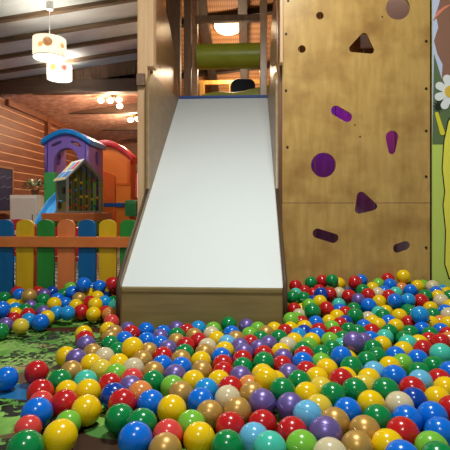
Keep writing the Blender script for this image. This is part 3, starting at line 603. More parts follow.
DATA = '''B|-0.775,1.399,0.039,0.0370|blue ball on the mat, no ball behind it and none in front
R|-0.702,1.453,0.040,0.0388|red ball on the mat, blue ball to its left and gold to its right
G|-0.593,1.384,0.039,0.0373|green ball on the mat, red ball to its left and turquoise to its right
R|-0.613,1.293,0.040,0.0392|red ball on the mat, blue ball to its left and yellow to its right
K|-0.581,1.229,0.039,0.0330|coral ball on the mat, no ball to its left and red to its right
B|-0.559,1.159,0.042,0.0405|blue ball on the mat, coral ball behind it and coral in front
R|-0.511,1.222,0.041,0.0381|red ball on the mat, coral ball to its left and yellow to its right
Y|-0.544,1.319,0.035,0.0330|yellow ball on the mat, red ball to its left and yellow to its right
O|-0.589,1.466,0.039,0.0370|gold ball on the mat, red ball to its left and pale yellow to its right
T|-0.511,1.384,0.039,0.0372|turquoise ball in mid pit, green ball to its left and red to its right
Y|-0.475,1.305,0.040,0.0382|yellow ball in mid pit, yellow ball to its left and navy to its right
Y|-0.436,1.186,0.041,0.0398|yellow ball near the front, red ball to its left and red to its right
L|-0.458,1.117,0.037,0.0330|lime ball on the mat, coral ball to its left and none to its right
Y|-0.447,1.045,0.041,0.0401|big yellow ball on the bare mat at front left, lime ball behind it
K|-0.547,1.088,0.036,0.0330|coral ball in the front row, no ball to its left and yellow to its right
G|-0.502,0.987,0.042,0.0403|green ball in the front row, no ball to its left and yellow to its right
W|-0.496,1.488,0.038,0.0370|pale yellow ball in mid pit, yellow ball to its left and lime to its right
L|-0.434,1.448,0.038,0.0370|lime ball in mid pit, pale yellow ball to its left and coral to its right
R|-0.427,1.363,0.039,0.0370|red ball in mid pit, turquoise ball to its left and purple to its right
K|-0.370,1.412,0.038,0.0370|coral ball in mid pit, lime ball to its left and green to its right
C|-0.392,1.509,0.038,0.0370|cream ball in mid pit, yellow ball to its left and gold to its right
O|-0.315,1.471,0.040,0.0370|gold ball in mid pit, cream ball to its left and purple to its right
B|-0.300,1.543,0.038,0.0370|blue ball in mid pit, gold ball to its left and blue to its right
G|-0.299,1.392,0.039,0.0371|green ball in mid pit, coral ball to its left and lime to its right
P|-0.240,1.450,0.039,0.0370|pearly purple ball in mid pit, gold ball to its left and yellow to its right
L|-0.233,1.358,0.038,0.0370|lime ball in mid pit, green ball to its left and yellow to its right
O|-0.197,1.294,0.045,0.0370|gold ball in mid pit, orange ball to its left and sky blue to its right
D|-0.389,1.274,0.044,0.0370|navy ball near the front, yellow ball to its left and orange to its right
P|-0.357,1.340,0.041,0.0370|pearly purple ball in mid pit, red ball to its left and orange to its right
N|-0.313,1.282,0.048,0.0370|orange ball in mid pit, purple ball to its left and gold to its right
R|-0.345,1.213,0.050,0.0389|red ball near the front, yellow ball to its left and blue to its right
B|-0.269,1.222,0.046,0.0381|blue ball near the front, red ball to its left and yellow to its right
Y|-0.204,1.182,0.049,0.0390|yellow ball near the front, blue ball to its left and blue to its right
G|-0.331,1.138,0.043,0.0379|green ball near the front, yellow ball to its left and green to its right
G|-0.265,1.103,0.048,0.0377|green ball near the front, green ball to its left and coral to its right
B|-0.262,1.026,0.049,0.0398|blue ball in the front row, yellow ball to its left and coral to its right
K|-0.194,1.069,0.039,0.0370|coral ball in the front row, blue ball to its left and yellow to its right
O|-0.187,0.995,0.042,0.0379|gold ball in the front row, blue ball to its left and yellow to its right
B|-0.230,1.523,0.039,0.0370|blue ball in mid pit, blue ball to its left and gold to its right
O|-0.158,1.496,0.038,0.0370|gold ball in mid pit, blue ball to its left and red to its right
R|-0.090,1.558,0.038,0.0370|red ball in mid pit, yellow ball to its left and green to its right
G|-0.021,1.531,0.039,0.0370|green ball in mid pit, red ball behind it and purple in front
R|-0.084,1.485,0.038,0.0370|red ball in mid pit, gold ball to its left and purple to its right
Y|-0.174,1.404,0.038,0.0370|yellow ball in mid pit, gold ball behind it and sky blue in front
Y|-0.094,1.408,0.038,0.0370|yellow ball in mid pit, yellow ball to its left and red to its right
P|-0.027,1.438,0.042,0.0370|pearly purple ball in mid pit, red ball to its left and yellow to its right
Y|0.044,1.458,0.043,0.0370|yellow ball in mid pit, purple ball to its left and purple to its right
Y|0.051,1.334,0.076,0.0370|yellow ball in mid pit, yellow ball behind it and purple in front
S|-0.127,1.338,0.038,0.0370|sky blue ball in mid pit, gold ball to its left and red to its right
B|-0.135,1.253,0.042,0.0378|blue ball near the front, gold ball to its left and cream to its right
R|-0.054,1.323,0.052,0.0370|red ball in mid pit, yellow ball to its left and orange to its right
C|-0.059,1.249,0.053,0.0370|cream ball near the front, blue ball to its left and gold to its right
N|-0.000,1.370,0.038,0.0370|orange ball in mid pit, red ball to its left and yellow to its right
O|0.008,1.280,0.053,0.0370|gold ball near the front, cream ball to its left and green to its right
P|0.036,1.213,0.060,0.0370|pearly purple ball near the front, cream ball to its left and purple to its right
O|-0.030,1.182,0.049,0.0373|gold ball near the front, gold ball to its left and purple to its right
O|-0.104,1.185,0.038,0.0370|gold ball near the front, lime ball to its left and gold to its right
R|-0.046,1.110,0.042,0.0370|red ball in the front row, lime ball to its left and red to its right
R|0.034,1.136,0.038,0.0370|red ball in the front row, red ball to its left and red to its right
L|-0.145,1.124,0.038,0.0370|lime ball in the front row, coral ball to its left and gold to its right
Y|-0.117,1.055,0.040,0.0380|big yellow ball in the front row between a coral ball and a green ball
G|-0.049,1.020,0.040,0.0383|green ball in the front row, red ball behind it and none in front
A|0.012,1.064,0.039,0.0370|pale blue ball in the front row, red ball behind it and none in front
T|0.046,0.994,0.054,0.0370|turquoise ball in the front row, red ball behind it and none in front
R|0.114,1.559,0.038,0.0370|red ball in mid pit, green ball to its left and blue to its right
B|0.186,1.571,0.048,0.0370|blue ball in mid pit, purple ball to its left and lime to its right
L|0.254,1.596,0.038,0.0370|lime ball in mid pit, blue ball to its left and yellow to its right
Y|0.260,1.521,0.042,0.0385|yellow ball in mid pit, lime ball behind it and yellow in front
G|0.338,1.509,0.056,0.0370|green ball in mid pit, yellow ball behind it and yellow in front
P|0.129,1.456,0.046,0.0370|pearly purple ball in mid pit, red ball behind it and green in front
R|0.189,1.497,0.041,0.0370|red ball in mid pit, blue ball behind it and green in front
Y|0.213,1.428,0.046,0.0370|yellow ball in mid pit, green ball to its left and red to its right
G|0.153,1.387,0.050,0.0370|green ball in mid pit, yellow ball to its left and yellow to its right
G|0.094,1.275,0.068,0.0370|green ball in mid pit, gold ball to its left and yellow to its right
Y|0.165,1.293,0.050,0.0370|yellow ball near the front, green ball to its left and pale yellow to its right
W|0.214,1.347,0.046,0.0370|pale yellow ball in mid pit, yellow ball to its left and green to its right
R|0.279,1.378,0.061,0.0370|red ball in mid pit, yellow ball to its left and yellow to its right
G|0.236,1.277,0.057,0.0370|green ball near the front, pale yellow ball to its left and green to its right
G|0.303,1.309,0.059,0.0370|green ball in mid pit, green ball to its left and pale yellow to its right
P|0.110,1.203,0.054,0.0383|pearly purple ball near the front, green ball behind it and red in front
W|0.188,1.223,0.044,0.0370|pale yellow ball near the front, pale yellow ball behind it and gold in front
A|0.147,1.139,0.063,0.0370|pale blue ball near the front, yellow ball behind it and red in front
B|0.261,1.209,0.043,0.0373|blue ball near the front, pale yellow ball to its left and yellow to its right
O|0.217,1.149,0.041,0.0379|gold ball near the front, pale blue ball to its left and gold to its right
R|0.103,1.081,0.047,0.0375|red ball in the front row, red ball to its left and purple to its right
P|0.180,1.071,0.052,0.0397|pearly purple ball in the front row, gold ball behind it and cream in front
O|0.281,1.109,0.040,0.0386|gold ball in the front row, purple ball to its left and red to its right
O|0.244,1.030,0.042,0.0373|gold ball in the front row, cream ball to its left and yellow to its right
L|0.118,1.009,0.051,0.0370|lime ball in the front row, turquoise ball to its left and cream to its right
C|0.171,0.958,0.061,0.0370|cream ball in the front row, lime ball to its left and gold to its right
G|0.410,1.591,0.048,0.0370|green ball, yellow ball to its left, green to its right and green behind it
Y|0.478,1.556,0.042,0.0374|yellow ball in mid pit, pale blue ball to its left and lime to its right
L|0.535,1.603,0.038,0.0370|lime ball near the painted wall, yellow ball to its left and blue to its right
B|0.605,1.648,0.039,0.0373|blue ball near the painted wall, lime ball to its left and green to its right
A|0.415,1.518,0.038,0.0370|pale blue ball in mid pit, green ball to its left and yellow to its right
B|0.462,1.458,0.044,0.0398|blue ball in mid pit, yellow ball to its left and green to its right
Y|0.381,1.451,0.038,0.0370|yellow ball in mid pit, yellow ball to its left and blue to its right
G|0.560,1.517,0.038,0.0370|green ball near the painted wall, blue ball to its left and green to its right
G|0.631,1.573,0.039,0.0383|green ball near the painted wall, turquoise ball behind it and red in front
W|0.350,1.385,0.042,0.0370|pale yellow ball in mid pit, green ball to its left and green to its right
A|0.532,1.428,0.044,0.0370|pale blue ball near the painted wall, green ball behind it and red in front
R|0.600,1.456,0.038,0.0370|red ball near the painted wall, green ball behind it and yellow in front
R|0.486,1.368,0.043,0.0387|red ball near the painted wall, green ball to its left and yellow to its right
G|0.394,1.322,0.053,0.0405|green ball in mid pit, pale yellow ball to its left and red to its right
Y|0.590,1.383,0.040,0.0370|yellow ball near the painted wall, red ball to its left and none to its right
Y|0.536,1.312,0.038,0.0370|yellow ball near the painted wall, navy ball to its left and none to its right
D|0.465,1.295,0.040,0.0370|navy ball near the painted wall, cream ball to its left and yellow to its right
C|0.408,1.246,0.046,0.0384|cream ball near the painted wall, yellow ball to its left and navy to its right
Y|0.331,1.241,0.051,0.0370|yellow ball near the front, blue ball to its left and cream to its right
G|0.328,1.168,0.044,0.0373|green ball near the front, blue ball to its left and blue to its right
B|0.403,1.171,0.042,0.0376|blue ball near the painted wall, cream ball behind it and red in front
B|0.477,1.199,0.040,0.0388|blue ball near the painted wall, blue ball to its left and red to its right
R|0.545,1.239,0.042,0.0370|red ball near the painted wall, blue ball to its left and none to its right
R|0.369,1.102,0.041,0.0394|red ball in the front row, gold ball to its left and blue to its right
B|0.463,1.117,0.038,0.0372|blue ball in the front row, red ball to its left and none to its right
Y|0.316,1.042,0.042,0.0370|yellow ball in the front row, gold ball to its left and lime to its right
B|0.324,0.970,0.054,0.0370|blue ball in the front row, gold ball to its left and green to its right
L|0.413,1.041,0.040,0.0370|lime ball in the front row, yellow ball to its left and none to its right
G|0.399,0.970,0.053,0.0370|green ball in the front row, blue ball to its left and none to its right
B|-1.178,2.085,0.100,0.0405|blue ball by the fence, no ball to its left and sky blue to its right
G|-1.375,2.459,0.078,0.0370|green ball by the fence, no ball to its left and blue to its right
B|-1.297,2.478,0.093,0.0370|blue ball by the fence, green ball to its left and gold to its right
O|-1.192,2.384,0.106,0.0405|gold ball by the fence, no ball behind it and purple in front
G|-1.118,2.391,0.081,0.0387|green ball by the fence, gold ball to its left and blue to its right
Y|-1.012,2.290,0.084,0.0370|yellow ball by the fence, green ball to its left and blue to its right
B|-0.982,2.356,0.071,0.0379|blue ball by the fence, yellow ball to its left and yellow to its right
R|-1.140,2.120,0.044,0.0370|red ball by the fence, no ball to its left and sky blue to its right
R|-1.096,2.179,0.052,0.0370|red ball by the fence, yellow ball to its left and purple to its right
P|-1.044,2.231,0.054,0.0370|pearly purple ball by the fence, green ball behind it and yellow in front
S|-0.971,2.225,0.053,0.0370|sky blue ball by the fence, yellow ball behind it and none in front
S|-0.903,2.198,0.060,0.0370|sky blue ball by the fence, blue ball behind it and none in front
S|-1.061,2.115,0.042,0.0370|sky blue ball by the fence, red ball to its left and blue to its right
B|-0.984,2.076,0.044,0.0405|blue ball by the fence, yellow ball behind it and none in front
Y|-0.988,2.153,0.047,0.0370|yellow ball by the fence, purple ball behind it and blue in front
P|-1.128,2.030,0.040,0.0370|pearly purple ball by the fence, red ball behind it and green in front
W|-1.049,2.017,0.040,0.0370|pale yellow ball by the fence, purple ball to its left and blue to its right
G|-1.097,1.930,0.040,0.0370|green ball by the fence, no ball to its left and pale yellow to its right
B|-0.974,2.439,0.117,0.0370|blue ball by the fence, green ball to its left and yellow to its right
B|-0.904,2.419,0.164,0.0405|blue ball by the fence, lime ball to its left and blue to its right
B|-0.832,2.467,0.145,0.0370|blue ball by the fence, blue ball to its left and red to its right
O|-0.919,2.394,0.090,0.0391|gold ball by the fence, blue ball behind it and yellow in front
R|-0.750,2.441,0.166,0.0395|red ball by the fence, blue ball to its left and none to its right
S|-0.771,2.366,0.080,0.0370|sky blue ball by the fence, yellow ball to its left and green to its right
T|-0.706,2.335,0.065,0.0370|turquoise ball by the fence, sky blue ball to its left and none to its right
Y|-0.910,2.323,0.068,0.0370|yellow ball by the fence, blue ball to its left and red to its right
Y|-0.793,2.286,0.085,0.0370|yellow ball, red ball to its left, sky blue to its right and yellow behind it
R|-0.859,2.269,0.050,0.0398|red ball by the fence, sky blue ball to its left and yellow to its right
Y|-0.774,2.205,0.055,0.0370|yellow ball by the fence, red ball to its left and red to its right
N|-0.692,2.202,0.055,0.0370|orange ball by the fence, red ball to its left and none to its right
K|-0.650,2.098,0.044,0.0370|coral ball by the fence, yellow ball to its left and purple to its right
Y|-0.712,1.905,0.040,0.0375|yellow ball near the slide foot, no ball to its left and yellow to its right
R|-0.675,1.821,0.040,0.0389|red ball near the slide foot, no ball to its left and gold to its right
P|-0.645,1.750,0.041,0.0384|pearly purple ball in mid pit, yellow ball to its left and green to its right
Y|-0.629,1.981,0.038,0.0370|yellow ball by the fence, yellow ball to its left and gold to its right
O|-0.584,1.923,0.041,0.0370|gold ball near the slide foot, yellow ball to its left and red to its right
O|-0.579,1.850,0.039,0.0370|gold ball near the slide foot, red ball to its left and blue to its right
G|-0.552,1.763,0.040,0.0370|green ball near the slide foot, purple ball to its left and blue to its right
R|-0.506,1.918,0.041,0.0370|red ball at the slide foot, gold ball to its left and blue to its right
B|-0.511,1.824,0.041,0.0370|blue ball near the slide foot, gold ball to its left and blue to its right
Y|-0.427,1.633,0.069,0.0405|yellow ball in mid pit, green ball to its left and gold to its right
Y|-0.672,1.620,0.038,0.0370|yellow ball on the mat, red ball to its left and purple to its right
P|-0.615,1.573,0.045,0.0370|pearly purple ball in mid pit, yellow ball to its left and yellow to its right
O|-0.585,1.657,0.039,0.0370|gold ball in mid pit, purple ball to its left and cream to its right
C|-0.526,1.614,0.039,0.0370|cream ball in mid pit, gold ball to its left and green to its right
G|-0.496,1.682,0.039,0.0370|green ball in mid pit, cream ball to its left and yellow to its right
Y|-0.549,1.539,0.039,0.0377|yellow ball in mid pit, purple ball to its left and pale yellow to its right
Y|-0.454,1.549,0.038,0.0370|yellow ball in mid pit, cream ball to its left and cream to its right
O|-0.378,1.581,0.041,0.0370|gold ball in mid pit, gold ball behind it and cream in front
B|-0.456,1.974,0.040,0.0370|blue ball at the slide foot, purple ball to its left and blue to its right
B|-0.414,1.804,0.043,0.0376|blue ball near the slide foot, blue ball to its left and blue to its right
P|-0.372,1.865,0.040,0.0370|pearly purple ball near the slide foot, blue ball behind it and blue in front
B|-0.351,1.764,0.043,0.0370|blue ball near the slide foot, blue ball to its left and gold to its right
P|-0.326,2.014,0.038,0.0370|pearly purple ball at the slide foot, no ball behind it and green in front
G|-0.307,1.900,0.039,0.0370|green ball at the slide foot, blue ball to its left and red to its right
R|-0.272,1.964,0.039,0.0370|red ball at the slide foot, purple ball to its left and gold to its right
O|-0.295,1.818,0.038,0.0370|gold ball near the slide foot, blue ball to its left and red to its right
O|-0.232,1.893,0.040,0.0370|gold ball at the slide foot, red ball to its left and cream to its right
R|-0.205,1.824,0.040,0.0370|red ball near the slide foot, red ball to its left and yellow to its right
R|-0.249,1.760,0.040,0.0370|red ball in mid pit, gold ball to its left and red to its right
P|-0.309,1.704,0.042,0.0370|pearly purple ball in mid pit, gold ball to its left and green to its right
O|-0.380,1.685,0.038,0.0370|gold ball in mid pit, blue ball behind it and gold in front
R|-0.314,1.630,0.040,0.0370|red ball in mid pit, gold ball to its left and gold to its right
G|-0.241,1.672,0.038,0.0370|green ball in mid pit, purple ball to its left and gold to its right
O|-0.243,1.598,0.040,0.0370|gold ball in mid pit, red ball to its left and yellow to its right
Y|-0.170,1.589,0.039,0.0370|yellow ball in mid pit, gold ball to its left and blue to its right
S|-0.229,2.024,0.038,0.0370|sky blue ball at the slide foot, no ball behind it and gold in front
L|-0.159,2.000,0.040,0.0370|lime ball at the slide foot, no ball behind it and cream in front
C|-0.161,1.926,0.039,0.0370|cream ball at the slide foot, gold ball to its left and blue to its right
G|-0.095,2.096,0.040,0.0371|green ball at the slide foot, lime ball to its left and purple to its right
P|-0.011,2.069,0.039,0.0370|pearly purple ball at the slide foot, no ball behind it and lime in front
B|-0.075,1.940,0.040,0.0370|blue ball at the slide foot, cream ball to its left and lime to its right
Y|-0.133,1.858,0.038,0.0370|yellow ball near the slide foot, cream ball behind it and cream in front
O|-0.054,1.866,0.038,0.0370|gold ball near the slide foot, blue ball behind it and purple in front
L|0.003,1.930,0.038,0.0370|lime ball at the slide foot, blue ball to its left and gold to its right
C|-0.162,1.750,0.039,0.0370|cream ball in mid pit, red ball to its left and yellow to its right
A|-0.087,1.801,0.039,0.0370|pale blue ball near the slide foot, blue ball behind it and yellow in front
P|-0.035,1.750,0.042,0.0370|pearly purple ball in mid pit, gold ball behind it and purple in front
P|-0.019,1.678,0.042,0.0370|pearly purple ball in mid pit, purple ball behind it and red in front
Y|-0.092,1.704,0.041,0.0370|yellow ball in mid pit, cream ball to its left and purple to its right
O|-0.166,1.677,0.039,0.0370|gold ball in mid pit, green ball to its left and yellow to its right
B|-0.100,1.631,0.040,0.0370|blue ball in mid pit, gold ball to its left and red to its right
R|-0.023,1.604,0.041,0.0370|red ball in mid pit, blue ball to its left and green to its right
R|0.006,1.811,0.038,0.0370|red ball near the slide foot, purple ball to its left and green to its right
L|0.040,2.016,0.039,0.0370|lime ball at the slide foot, purple ball to its left and gold to its right
O|0.074,1.951,0.039,0.0370|gold ball at the slide foot, lime ball to its left and yellow to its right
G|0.125,1.883,0.041,0.0370|green ball near the slide foot, green ball to its left and yellow to its right
G|0.048,1.872,0.038,0.0370|green ball near the slide foot, red ball to its left and purple to its right
R|0.156,1.961,0.044,0.0370|red ball at the slide foot, yellow ball to its left and yellow to its right
S|0.208,1.909,0.043,0.0370|sky blue ball right of the slide, yellow ball behind it and yellow in front
Y|0.184,1.839,0.041,0.0370|yellow ball right of the slide, green ball to its left and yellow to its right
Y|0.256,1.854,0.038,0.0370|yellow ball right of the slide, yellow ball to its left and lime to its right
C|0.151,1.774,0.042,0.0370|cream ball in mid pit, purple ball to its left and lime to its right
P|0.079,1.805,0.038,0.0370|pearly purple ball near the slide foot, gold ball behind it and red in front
Y|0.120,1.706,0.038,0.0370|yellow ball in mid pit, cream ball behind it and purple in front
G|0.204,1.717,0.041,0.0370|green ball in mid pit, lime ball behind it and red in front
L|0.233,1.785,0.038,0.0370|lime ball in mid pit, cream ball to its left and green to its right
P|0.039,1.745,0.038,0.0370|pearly purple ball in mid pit, red ball to its left and purple to its right
R|0.054,1.673,0.038,0.0370|red ball, purple ball to its left, yellow to its right and purple behind it
P|0.124,1.633,0.039,0.0370|pearly purple ball in mid pit, red ball to its left and red to its right
G|0.050,1.529,0.058,0.0370|green ball in mid pit, red ball to its left and red to its right
R|0.200,1.644,0.046,0.0370|red ball in mid pit, purple ball to its left and green to its right
Y|0.381,2.156,0.042,0.0370|yellow ball right of the slide, yellow ball behind it and lime in front
Y|0.430,2.224,0.052,0.0370|yellow ball right of the slide, blue ball behind it and red in front
B|0.310,2.105,0.048,0.0370|blue ball right of the slide, red ball to its left and yellow to its right
G|0.512,2.205,0.061,0.0405|green ball right of the slide, red ball to its left and cream to its right
R|0.533,1.986,0.045,0.0370|red ball right of the slide, green ball to its left and green to its right
R|0.309,1.999,0.042,0.0370|red ball right of the slide, navy ball to its left and lime to its right
L|0.371,2.038,0.044,0.0370|lime ball right of the slide, red ball to its left and red to its right
R|0.419,2.093,0.045,0.0370|red ball right of the slide, lime ball to its left and navy to its right
G|0.443,2.024,0.040,0.0370|green ball right of the slide, navy ball behind it and green in front
B|0.288,1.920,0.041,0.0370|blue ball right of the slide, navy ball to its left and red to its right
R|0.374,1.964,0.038,0.0370|red ball right of the slide, blue ball to its left and green to its right
L|0.329,1.850,0.042,0.0370|lime ball right of the slide, yellow ball to its left and green to its right
G|0.466,1.955,0.048,0.0370|green ball right of the slide, green ball to its left and red to its right
P|0.385,1.683,0.088,0.0400|pearly purple ball, green ball to its left, purple to its right and green behind it
G|0.317,1.734,0.044,0.0370|green ball in mid pit, green ball to its left and turquoise to its right
G|0.267,1.680,0.041,0.0370|green ball in mid pit, lime ball behind it and lime in front
B|0.319,1.578,0.068,0.0370|blue ball in mid pit, green ball to its left and yellow to its right
G|0.480,1.766,0.038,0.0370|green ball in mid pit, green ball to its left and yellow to its right
Y|0.721,2.201,0.063,0.0382|yellow ball near the painted wall, green ball to its left and green to its right
G|0.642,2.196,0.064,0.0370|green ball right of the slide, cream ball to its left and yellow to its right
B|0.648,2.123,0.053,0.0370|blue ball right of the slide, yellow ball to its left and yellow to its right
S|0.773,2.081,0.099,0.0405|sky blue ball near the painted wall, red ball behind it and blue in front
G|0.891,2.232,0.064,0.0370|green ball near the painted wall, yellow ball behind it and yellow in front
Y|0.587,2.083,0.048,0.0370|yellow ball right of the slide, yellow ball to its left and blue to its right
Y|0.654,2.044,0.053,0.0370|yellow ball near the painted wall, yellow ball behind it and green in front
R|0.741,2.131,0.049,0.0370|red ball near the painted wall, yellow ball to its left and yellow to its right
G|0.608,1.987,0.044,0.0370|green ball right of the slide, blue ball behind it and turquoise in front
G|0.691,1.972,0.044,0.0370|green ball near the painted wall, red ball behind it and green in front
B|0.763,2.026,0.046,0.0370|blue ball near the painted wall, yellow ball behind it and green in front
Y|0.830,2.106,0.054,0.0370|yellow ball near the painted wall, red ball to its left and orange to its right
B|0.844,2.027,0.041,0.0370|blue ball near the painted wall, green ball to its left and red to its right
T|0.570,1.923,0.038,0.0370|turquoise ball right of the slide, blue ball to its left and green to its right
G|0.768,1.953,0.043,0.0370|green ball near the painted wall, green ball to its left and red to its right
G|0.646,1.906,0.038,0.0370|green ball near the painted wall, turquoise ball to its left and yellow to its right
Y|0.529,1.820,0.038,0.0370|yellow ball in mid pit, green ball to its left and turquoise to its right
Y|0.583,1.734,0.042,0.0378|yellow ball near the painted wall, turquoise ball behind it and lime in front
T|0.622,1.797,0.050,0.0370|turquoise ball near the painted wall, yellow ball to its left and yellow to its right
R|0.657,1.732,0.050,0.0370|red ball near the painted wall, yellow ball to its left and turquoise to its right
R|0.738,1.886,0.038,0.0370|red ball near the painted wall, yellow ball to its left and red to its right
R|0.756,1.816,0.053,0.0370|red ball near the painted wall, red ball to its left and none to its right
T|0.693,1.665,0.054,0.0405|turquoise ball near the painted wall, red ball to its left and none to its right
B|0.536,1.676,0.041,0.0370|blue ball near the painted wall, green ball to its left and yellow to its right
G|0.464,1.663,0.041,0.0370|green ball in mid pit, green ball to its left and blue to its right
B|0.656,1.503,0.047,0.0370|blue ball near the painted wall, green ball to its left and none to its right
R|0.271,2.644,0.129,0.0370|red ball under the climbing wall, no ball to its left and green to its right
G|0.360,2.640,0.149,0.0370|green ball under the climbing wall, red ball to its left and red to its right
R|0.429,2.663,0.156,0.0370|red ball under the climbing wall, green ball to its left and green to its right
G|0.475,2.607,0.169,0.0370|green ball, red ball to its left, yellow to its right and none behind it
Y|0.525,2.662,0.140,0.0381|yellow ball under the climbing wall, green ball to its left and red to its right
G|0.234,2.431,0.104,0.0370|green ball under the climbing wall, no ball to its left and green to its right
D|0.390,2.465,0.117,0.0370|navy ball under the climbing wall, red ball to its left and red to its right
R|0.447,2.511,0.109,0.0370|red ball under the climbing wall, navy ball to its left and cream to its right
C|0.505,2.556,0.104,0.0370|cream ball under the climbing wall, red ball to its left and red to its right
G|0.299,2.473,0.091,0.0370|green ball under the climbing wall, green ball to its left and red to its right
L|0.306,2.306,0.087,0.0370|lime ball right of the slide, red ball to its left and yellow to its right
G|0.311,2.223,0.077,0.0405|green ball right of the slide, cream ball to its left and red to its right
R|0.388,2.279,0.079,0.0374|red ball right of the slide, green ball to its left and blue to its right
Y|0.366,2.347,0.098,0.0370|yellow ball right of the slide, lime ball to its left and turquoise to its right
R|0.234,2.358,0.055,0.0370|red ball right of the slide, no ball to its left and green to its right
L|0.194,2.098,0.064,0.0370|lime ball right of the slide, yellow ball to its left and red to its right
R|0.604,2.604,0.159,0.0400|red ball under the climbing wall, yellow ball to its left and blue to its right
G|0.633,2.541,0.122,0.0391|green ball under the climbing wall, blue ball behind it and red in front
R|0.541,2.470,0.105,0.0391|red ball under the climbing wall, cream ball to its left and purple to its right
P|0.575,2.401,0.100,0.0370|pearly purple ball, red ball to its left, red to its right and green behind it
R|0.635,2.437,0.120,0.0370|red ball under the climbing wall, purple ball to its left and cream to its right
B|0.793,2.579,0.150,0.0376|blue ball under the climbing wall, lime ball to its left and orange to its right
R|0.738,2.415,0.118,0.0370|red ball under the climbing wall, cream ball to its left and turquoise to its right
B|0.610,2.334,0.084,0.0405|blue ball right of the slide, green ball to its left and yellow to its right
Y|0.677,2.382,0.095,0.0370|yellow ball right of the slide, blue ball to its left and blue to its right
B|0.745,2.341,0.108,0.0389|blue ball near the painted wall, turquoise ball behind it and yellow in front
Y|0.884,2.629,0.191,0.0398|yellow ball under the climbing wall, red ball to its left and lime to its right
B|0.886,2.524,0.128,0.0377|blue ball under the climbing wall, orange ball to its left and yellow to its right
Y|0.953,2.601,0.140,0.0374|yellow ball under the climbing wall, blue ball to its left and lime to its right
C|1.034,2.596,0.140,0.0371|cream ball under the climbing wall, lime ball to its left and yellow to its right
G|0.935,2.442,0.116,0.0370|green ball under the climbing wall, lime ball behind it and red in front
S|0.818,2.360,0.110,0.0370|sky blue ball near the painted wall, blue ball behind it and green in front
R|0.890,2.383,0.101,0.0393|red ball near the painted wall, green ball behind it and sky blue in front
C|0.992,2.382,0.101,0.0392|cream ball near the painted wall, red ball to its left and green to its right
Y|0.912,2.315,0.077,0.0370|yellow ball, sky blue ball to its left, blue to its right and green behind it'''
random.seed(7)
first = None
for ln_ in DATA.split('\n'):
    q, xyz, lab = ln_.split('|'); x, y, z, r = map(float, xyz.split(','))
    if first is None: first = bpy.data.objects.new('play_ball', proto[q]); o = first
    else: o = first.copy(); o.data = proto[q]
    C.objects.link(o); o.location = (x,y,z); o.scale = (r,r,r)
    o.rotation_euler = (random.uniform(-.9,.9), random.uniform(-.9,.9), random.uniform(0,6.28))
    tag(o, lab, 'ball', 'plastic play balls in the ball pit')
